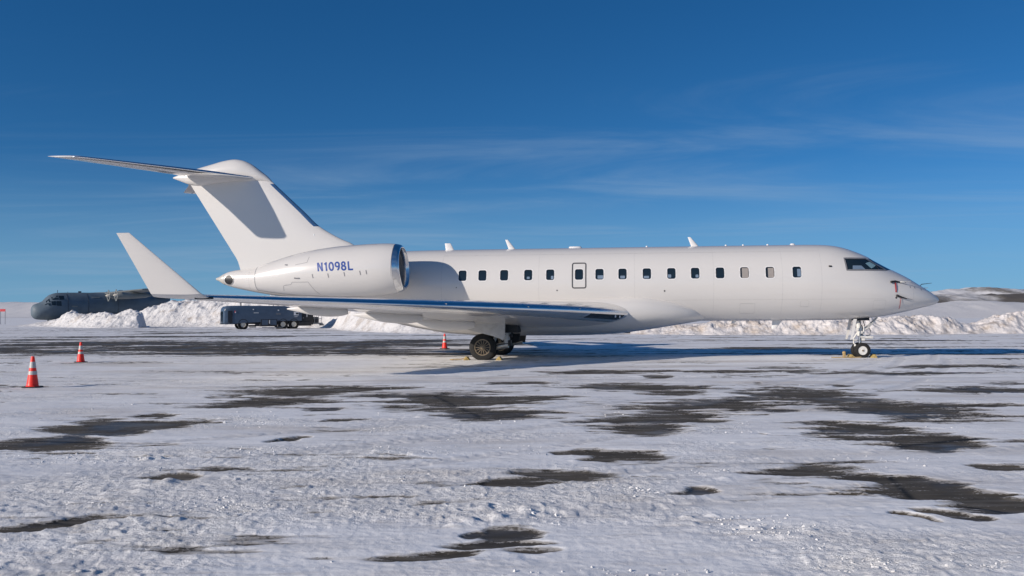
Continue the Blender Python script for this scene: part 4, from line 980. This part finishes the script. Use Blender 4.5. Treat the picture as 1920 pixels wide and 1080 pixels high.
for loc, lab, rz in (((-14.77, 31.6, .015), 'orange traffic cone below the winglet, between the other two cones', .7), ((-3.12, 42.6, .015), 'faint orange traffic cone behind the jet, just left of the main wheels', 1.1)):
    c = copy_tree(cone); c.location = loc; c.rotation_euler.z = rz; c['label'] = lab

# ------------------------------------------------------------------ blue service truck
TA = R(28)
truck = empty('service_truck', (-33.3, 106.6, 0), TA, 'long dark blue three axle service truck parked before the snow bank', 'truck')
truck.scale = (.93, 1, 1)
def T(t, y, z): return Vector((t, y, z))      # t along the truck from its left end, y = 0 at the side facing us
HW = 2.5
def body_ring(t, z0, z1, r, w0=0, w1=HW):
    pts = []
    for (cy, cz, a0) in ((w1-r, z1-r, 0), (w0+r, z1-r, 90)):
        for k in range(6):
            a = R(a0+90*k/5); pts.append(T(t, cy+r*math.cos(a), cz+r*math.sin(a)))
    pts += [T(t, w0, z0), T(t, w1, z0)]
    return pts
rings = [body_ring(t, z0, z1, r, w, HW-w) for t, z0, z1, r, w in ((0, .62, 2.2, .4, .25), (.08, .60, 2.5, .4, .1), (.3, .58, 2.68, .38, .02), (.8, .62, 2.76, .34, 0), (2.2, .75, 2.78, .3, 0), (7.6, .95, 2.74, .3, 0), (8.6, .95, 2.55, .28, 0), (9.6, .95, 2.33, .25, 0), (9.75, .95, 2.3, .25, 0))]
MB().loft(rings).build('body', NAVY, truck, angle=40, bevel=0)
a = MB(); a.box((5.4, HW/2, .78), (9.6, HW*.8, .36)); a.build('chassis', TRUCKBLK, truck, angle=30)
a = MB(); a.box((5.55, .18, .74), (2.1, .44, .84)); a.build('equipment_locker', NAVY_D, truck, angle=30, bevel=.03)
for t in (5.05, 6.1):
    MB().box((t, -.05, .8), (.75, .03, .6)).build('locker_door', NAVY, truck, angle=30)
MB().box((5.6, -.075, .85), (.10, .03, .42)).build('locker_handle', SIGNW, truck, angle=30)
a = MB(); a.box((3.5, .12, .40), (.9, .4, .22)); a.box((4.15, .2, .5), (.5, .5, .3)); a.build('side_tank', TRUCKBLK, truck, angle=30, bevel=.03)
a = MB()
for t0, t1 in ((3.1, 3.9), (4.7, 6.5), (6.6, 7.3)): a.box(((t0+t1)/2, -.02, .2), (t1-t0, .12, .09))
a.build('side_step', GREYM, truck, angle=30)
def truck_wheel(t):
    w = MB().lathe([(-.02, .30), (-.04, .34), (-.04, .48), (.02, .55), (.30, .55), (.36, .48), (.36, .3)], 'y', T(t, .05, .55), 32, True).build('wheel', RUBBER, truck, angle=35)
    MB().lathe([(-.01, .33), (-.03, .30), (.05, .22), (.03, .12), (-.03, .10), (-.03, 0)], 'y', T(t, .05, .55), 24).build('rim', HUB, w, angle=35)
    MB().lathe([(2.10-.05, .30), (2.10-.05, .48), (2.1, .55), (2.38, .55), (2.42, .48), (2.42, .3)], 'y', T(t, .05, .55), 28, True).build('far_tyre', RUBBER, w, angle=35)
    MB().lathe([(-.045, .56), (-.045, .64), (.3, .66), (.3, .56)], 'y', T(t, .04, .58), 28, True).build('wheel_arch', TRUCKBLK, w, angle=35)
for t in (2.35, 7.35, 8.75): truck_wheel(t)
# rear platform with black gear and rails
a = MB(); a.box((10.55, HW/2, 1.35), (1.55, HW*.94, 1.75)); a.box((10.2, .1, .6), (1.6, .4, .5)); a.build('pump_cabinet', TRUCKBLK, truck, angle=30, bevel=.04)
for t, z, d, h in ((10.45, 1.75, .07, .7), (11.0, 1.9, .05, .2), (10.0, 1.3, .12, .12), (10.1, 2.05, .1, .1)):
    MB().box((t, .06, z), (d, .05, h)).build('gauge_strip', SIGNW if d == .07 else GREYM, truck, angle=30)
a = MB()
for t in (11.45, 11.95, 12.4):
    for y in (.05, HW-.05): a.tube([T(t, y, .5), T(t, y, 2.35)], .03, 6)
for z in (2.33, 1.75, 1.2):
    for y in (.05, HW-.05): a.tube([T(11.3, y, z), T(12.42, y, z)], .028, 6)
    a.tube([T(12.4, .05, z), T(12.4, HW-.05, z)], .028, 6)
a.build('hand_rail', GREYM, truck, angle=60)
a = MB(); a.box((11.9, HW/2, .62), (1.3, HW*.95, .16)); a.box((12.55, .6, .45), (.35, .9, .2)); a.build('rear_platform', GREYM, truck, angle=30)
a = MB(); a.box((11.75, .5, 1.05), (.7, .6, .7)); a.build('hose_reel', NAVY_D, truck, angle=30, bevel=.08)
# end door, lamps, stacks, plates
MB().box((-.012, HW/2, 1.45), (.05, 1.3, 1.3)).build('end_window', PANE, truck, angle=30, bevel=.0)
MB().box((.75, -.012, 1.45), (.55, .03, 1.45)).build('cab_door', NAVY_D, truck, angle=30)
MB().box((1.35, -.015, 2.05), (.16, .04, .22)).build('lamp', SIGNR, truck, angle=30); MB().box((1.38, -.04, 2.0), (.10, .02, .14)).build('lamp_lens', SIGNW, truck, angle=30)
MB().tube([T(2.2, .7, 2.6), T(2.2, .7, 3.15), T(2.16, .7, 3.2)], [.07, .07, .12], 10).build('exhaust_stack', TRUCKBLK, truck, angle=50)
a = MB(); a.tube([T(6.9, .8, 2.6), T(6.9, .8, 3.15)], .05, 8); a.tube([T(6.3, .7, 2.7), T(6.2, .7, 3.1)], .03, 8); a.tube([T(6.4, 1.4, 2.7), T(6.55, 1.4, 3.1)], .03, 8); a.build('roof_mast', NAVY, truck, angle=50)
for t, z, d, h, m_ in ((3.95, 1.92, .6, .06, SIGNW), (3.6, 2.32, .14, .12, SIGNW), (6.75, 1.8, .62, .2, GREYM), (6.75, 2.22, .16, .12, SIGNW), (9.05, 1.82, .62, .42, SIGNW), (9.0, 1.45, .4, .05, SIGNW)):
    MB().box((t, -.012, z), (d, .03, h)).build('side_plate', m_, truck, angle=30)
for t, d, h in ((9.15, .34, .2),): MB().box((t, -.03, 1.83), (d, .02, h)).build('plate_mark', NAVY_D, truck, angle=30)
MB().box((.3, -.02, .75), (.7, .06, .10)).build('bumper', GREYM, truck, angle=30); MB().tube([T(-.5, .2, .66), T(.05, .4, .68)], .05, 8).build('tow_hook', TRUCKBLK, truck, angle=50)

# ------------------------------------------------------------------ grey military transport aircraft
CA = R(40)
mil = empty('transport_aircraft', (-79.3, 152, 0), CA, 'dark grey military transport aircraft with high wing behind the left snow bank', 'airplane')
m_top = pchip([0,.12,.4,1.0,1.7,2.3,3.0,4,8,14,17,20,22.7], [2.75,3.3,3.62,3.85,4.2,4.9,5.38,5.6,5.68,5.68,5.6,5.35,4.9])
m_bot = pchip([0,.12,.4,1.0,3,14,17,20,22.7], [2.2,1.65,1.32,1.12,1.05,1.1,1.9,3.2,4.3])
m_hw = pchip([0,.12,.4,1.0,1.7,3,4.5,14,18,21,22.7], [.25,.8,1.15,1.5,1.7,1.95,2.1,2.1,1.7,1.0,.4])
rings = []
for t in np.concatenate([[0, .1, .3, .55, .8], np.arange(1.2, 22.8, .5)]):
    a_, b_, h_ = m_top(t), m_bot(t), m_hw(t); c_ = b_ + .48*(a_-b_)
    rings.append([(t, -h_*math.sin(y), c_ + ((a_-c_) if math.cos(y) > 0 else (c_-b_))*math.cos(y)) for y in [2*math.pi*k/40 for k in range(40)]])
mf = MB().loft(rings).build('fuselage', MILG, mil, angle=50)
def mil_v(t, z):
    a_, b_, h_ = m_top(t), m_bot(t), m_hw(t); c_ = b_ + .48*(a_-b_); k = (z-c_)/((a_-c_) if z > c_ else (c_-b_)); return -h_*math.sqrt(max(0, 1-k*k))
def mil_pane(poly, name):
    n = len(poly); v = [(t, mil_v(t, z)-.02, z) for t, z in poly]
    MB().prism(v, (0, -.03, 0)).build(name, PANE, mil, angle=30)
for poly in ([(2.75, 4.75), (2.7, 5.05), (3.75, 5.12), (3.8, 4.45), (2.85, 4.4)], [(3.9, 4.45), (3.85, 5.1), (4.6, 5.1), (4.6, 4.45)], [(2.7, 3.5), (2.65, 4.15), (3.3, 4.2), (3.35, 3.5)], [(3.45, 3.4), (3.4, 4.2), (4.1, 4.2), (4.15, 3.4)], [(1.95, 3.95), (2.0, 4.2), (2.45, 4.6), (2.55, 4.0)], [(1.7, 3.55), (2.0, 3.8), (2.5, 3.85), (2.5, 3.4)]): mil_pane(poly, 'cockpit_window')
for s in (-1, 1):
    rings = []
    for k, (y, l, c, th_) in enumerate(((0, 11.3, 4.6, .7), (7, 11.5, 4.3, .6), (17.5, 12.1, 2.8, .35))):
        rings.append([(l + c*x, s*y, 5.5 + .02*y + sg*naca(x, th_/c)*c) for x, sg in [(1, 1), (.7, 1), (.4, 1), (.2, 1), (.05, 1), (0, 1), (.05, -1), (.2, -1), (.4, -1), (.7, -1)]])
    w_ = MB().loft(rings).build('wing', MILG2, mil, angle=40)
    for y in (8.6, 12.6):
        n_ = MB().lathe([(0, .0), (.0, .32), (.5, .48), (2.0, .55), (4.5, .4), (5.3, .1)], 'x', (9.8, s*y, 5.0), 16).build('engine', MILG2, w_, angle=40)
        MB().lathe([(-.65, .0), (-.5, .14), (-.2, .27), (.0, .3)], 'x', (9.8, s*y, 5.0), 14).build('spinner', HUB, n_, angle=50)
        for k in range(4):
            b = R(45 + 90*k); MB().box((9.65, s*y+.7*math.cos(b), 5.0+.7*math.sin(b)), (.06, .2, 1.1), Matrix.Rotation(-(b-math.pi/2), 3, 'X')).build('propeller_blade', MILG2, n_, angle=30)
MB().loft([[(x, .16*sg, z) for x, sg in ((a_, 0), (a_+(b_-a_)*.3, 1), (b_, 0), (a_+(b_-a_)*.3, -1))] for z, a_, b_ in ((5.0, 15.5, 22.4), (5.7, 17.0, 22.3), (6.2, 19.4, 22.1), (9.4, 19.0, 20.9))]).build('tail_fin', MILG, mil, angle=40)
for s in (-1, 1):
    MB().loft([[(a_+(b_-a_)*x, s*y, 5.1+sg*.1) for x, sg in ((0, 0), (.3, 1), (1, 0), (.3, -1))] for y, a_, b_ in ((0, 19.6, 22.4), (3.2, 20.6, 22.3))]).build('tailplane', MILG, mil, angle=40)
    MB().loft([[(t, s*(1.9 + h_*math.sin(y)), 1.3 + h_*1.2*math.cos(y)) for y in [2*math.pi*k/16 for k in range(16)]] for t, h_ in ((7, .1), (8, .6), (12.5, .65), (14.5, .1))]).build('gear_sponson', MILG, mil, angle=50)
    MB().lathe([(-.2, .3), (-.2, .5), (.2, .5), (.2, .3)], 'y', (10.5, s*2.0, .5), 20, True).build('wheel', RUBBER, mil, angle=35)
MB().lathe([(-.35, .2), (-.35, .42), (.35, .42), (.35, .2)], 'y', (2.6, 0, .42), 20, True).build('wheel', RUBBER, mil, angle=35)
MB().tube([(2.6, 0, .42), (2.6, 0, 1.5)], .14, 8).build('nose_strut', GEARW, mil, angle=40)
for t, h_, l in ((4.0, .45, .08), (7.5, .3, .5), (11.9, .25, .4), (5.6, .2, .06)): MB().box((t, 0, 5.66+h_/2-.05), (l, .06, h_)).build('antenna', MILG, mil, angle=30)
MB().loft([[(x, y*.05, z) for x, y in ((a_, 0), ((a_+b_)/2, 1), (b_, 0), ((a_+b_)/2, -1))] for z, a_, b_ in ((5.6, 13.2, 14.3), (6.2, 13.9, 14.6))]).build('antenna', SIGNW, mil, angle=30)

# skin joints, door and markings of the transport
for t in (5.2, 8.4, 13.2):
    v = [(t, mil_v(t, z) - .012, z) for z in np.linspace(1.6, 5.4, 14)]
    MB().tube(v, .025, 5).build('skin_joint', TRUCKBLK, mil, angle=60)
MB().prism([(5.7, mil_v(5.7, z_)-.02, z_) if k < 2 else (6.6, mil_v(6.6, z_)-.02, z_) for k, z_ in enumerate((1.9, 3.4, 3.4, 1.9))], (0, -.03, 0)).build('crew_door', MILG2, mil, angle=30)
MB().prism([(9.0, mil_v(9.0, z_)-.02, z_) if k < 2 else (10.3, mil_v(10.3, z_)-.02, z_) for k, z_ in enumerate((4.75, 4.95, 4.95, 4.75))], (0, -.03, 0)).build('light_panel', MILG2, mil, angle=30)
# ------------------------------------------------------------------ small far things
e = empty('marker_board', (-110.5, 200, 0), 0, 'tiny red marker board on thin posts at the far left edge', 'marker')
MB().box((0, 0, 3.05), (1.2, .08, .55)).build('panel', SIGNR, e, angle=30)
a = MB(); a.tube([(-.5, .08, -.1), (-.5, .08, 3.1)], .05, 6); a.tube([(.5, .08, -.1), (.5, .08, 3.1)], .05, 6); a.build('post', GREYM, e, angle=50)

# ------------------------------------------------------------------ loose snow crumbs on the near apron
def crumbs():
    rng = np.random.default_rng(5)
    bm = bmesh.new(); bmesh.ops.create_icosphere(bm, subdivisions=1, radius=1.0)
    base = np.array([v.co[:] for v in bm.verts]); bm.verts.index_update(); tri = np.array([[v.index for v in f.verts] for f in bm.faces]); bm.free()
    N = 70000
    r = 4.2 * np.exp(rng.random(N) * math.log(26/4.2)); a = np.radians(rng.uniform(-37, 37, N))
    x, y = r*np.sin(a), r*np.cos(a)
    bare, rough, pk = ground_fields(x, y)
    clump = sstep(.12, .6, fbm(x*1.0, y*1.3, 77, 4)) * (0.25+rough)
    keep = (rng.random(N) < clump*1.1) & (bare < .4)
    x, y = x[keep], y[keep]; n = len(x); bare, rough, pk = bare[keep], rough[keep], pk[keep]
    z = ground_height(x, y, np.maximum(np.hypot(x, y)*.0046, .004), bare, rough, pk)
    size = .004 + .011*rng.random(n)**3 + .028*(rng.random(n) < .008)*rng.random(n)
    V = np.zeros((n, len(base), 3))
    for k in range(n):
        sc3 = size[k]*np.array([1, 1, .7])*rng.uniform(.6, 1.5, 3); ang = rng.uniform(0, 6.28); c, s = math.cos(ang), math.sin(ang)
        b = base * rng.uniform(.35, 1.4, (len(base), 1)) * sc3
        V[k, :, 0] = b[:, 0]*c - b[:, 1]*s + x[k]; V[k, :, 1] = b[:, 0]*s + b[:, 1]*c + y[k]; V[k, :, 2] = b[:, 2] + z[k] + sc3[2]*.15
    Fc = (tri[None] + (np.arange(n)*len(base))[:, None, None]).reshape(-1, 3)
    me = bpy.data.meshes.new('snow_crumbs'); me.from_pydata(V.reshape(-1, 3).tolist(), [], Fc.tolist())
    me.materials.append(mat('crumb_snow', (.70, .695, .69), .95, spec=.0, noise=.08, nscale=3))
    o = link(bpy.data.objects.new('snow_crumbs', me)); tag(o, 'crumbs of frozen snow scattered over the apron', 'snow', None, 'stuff')
crumbs()
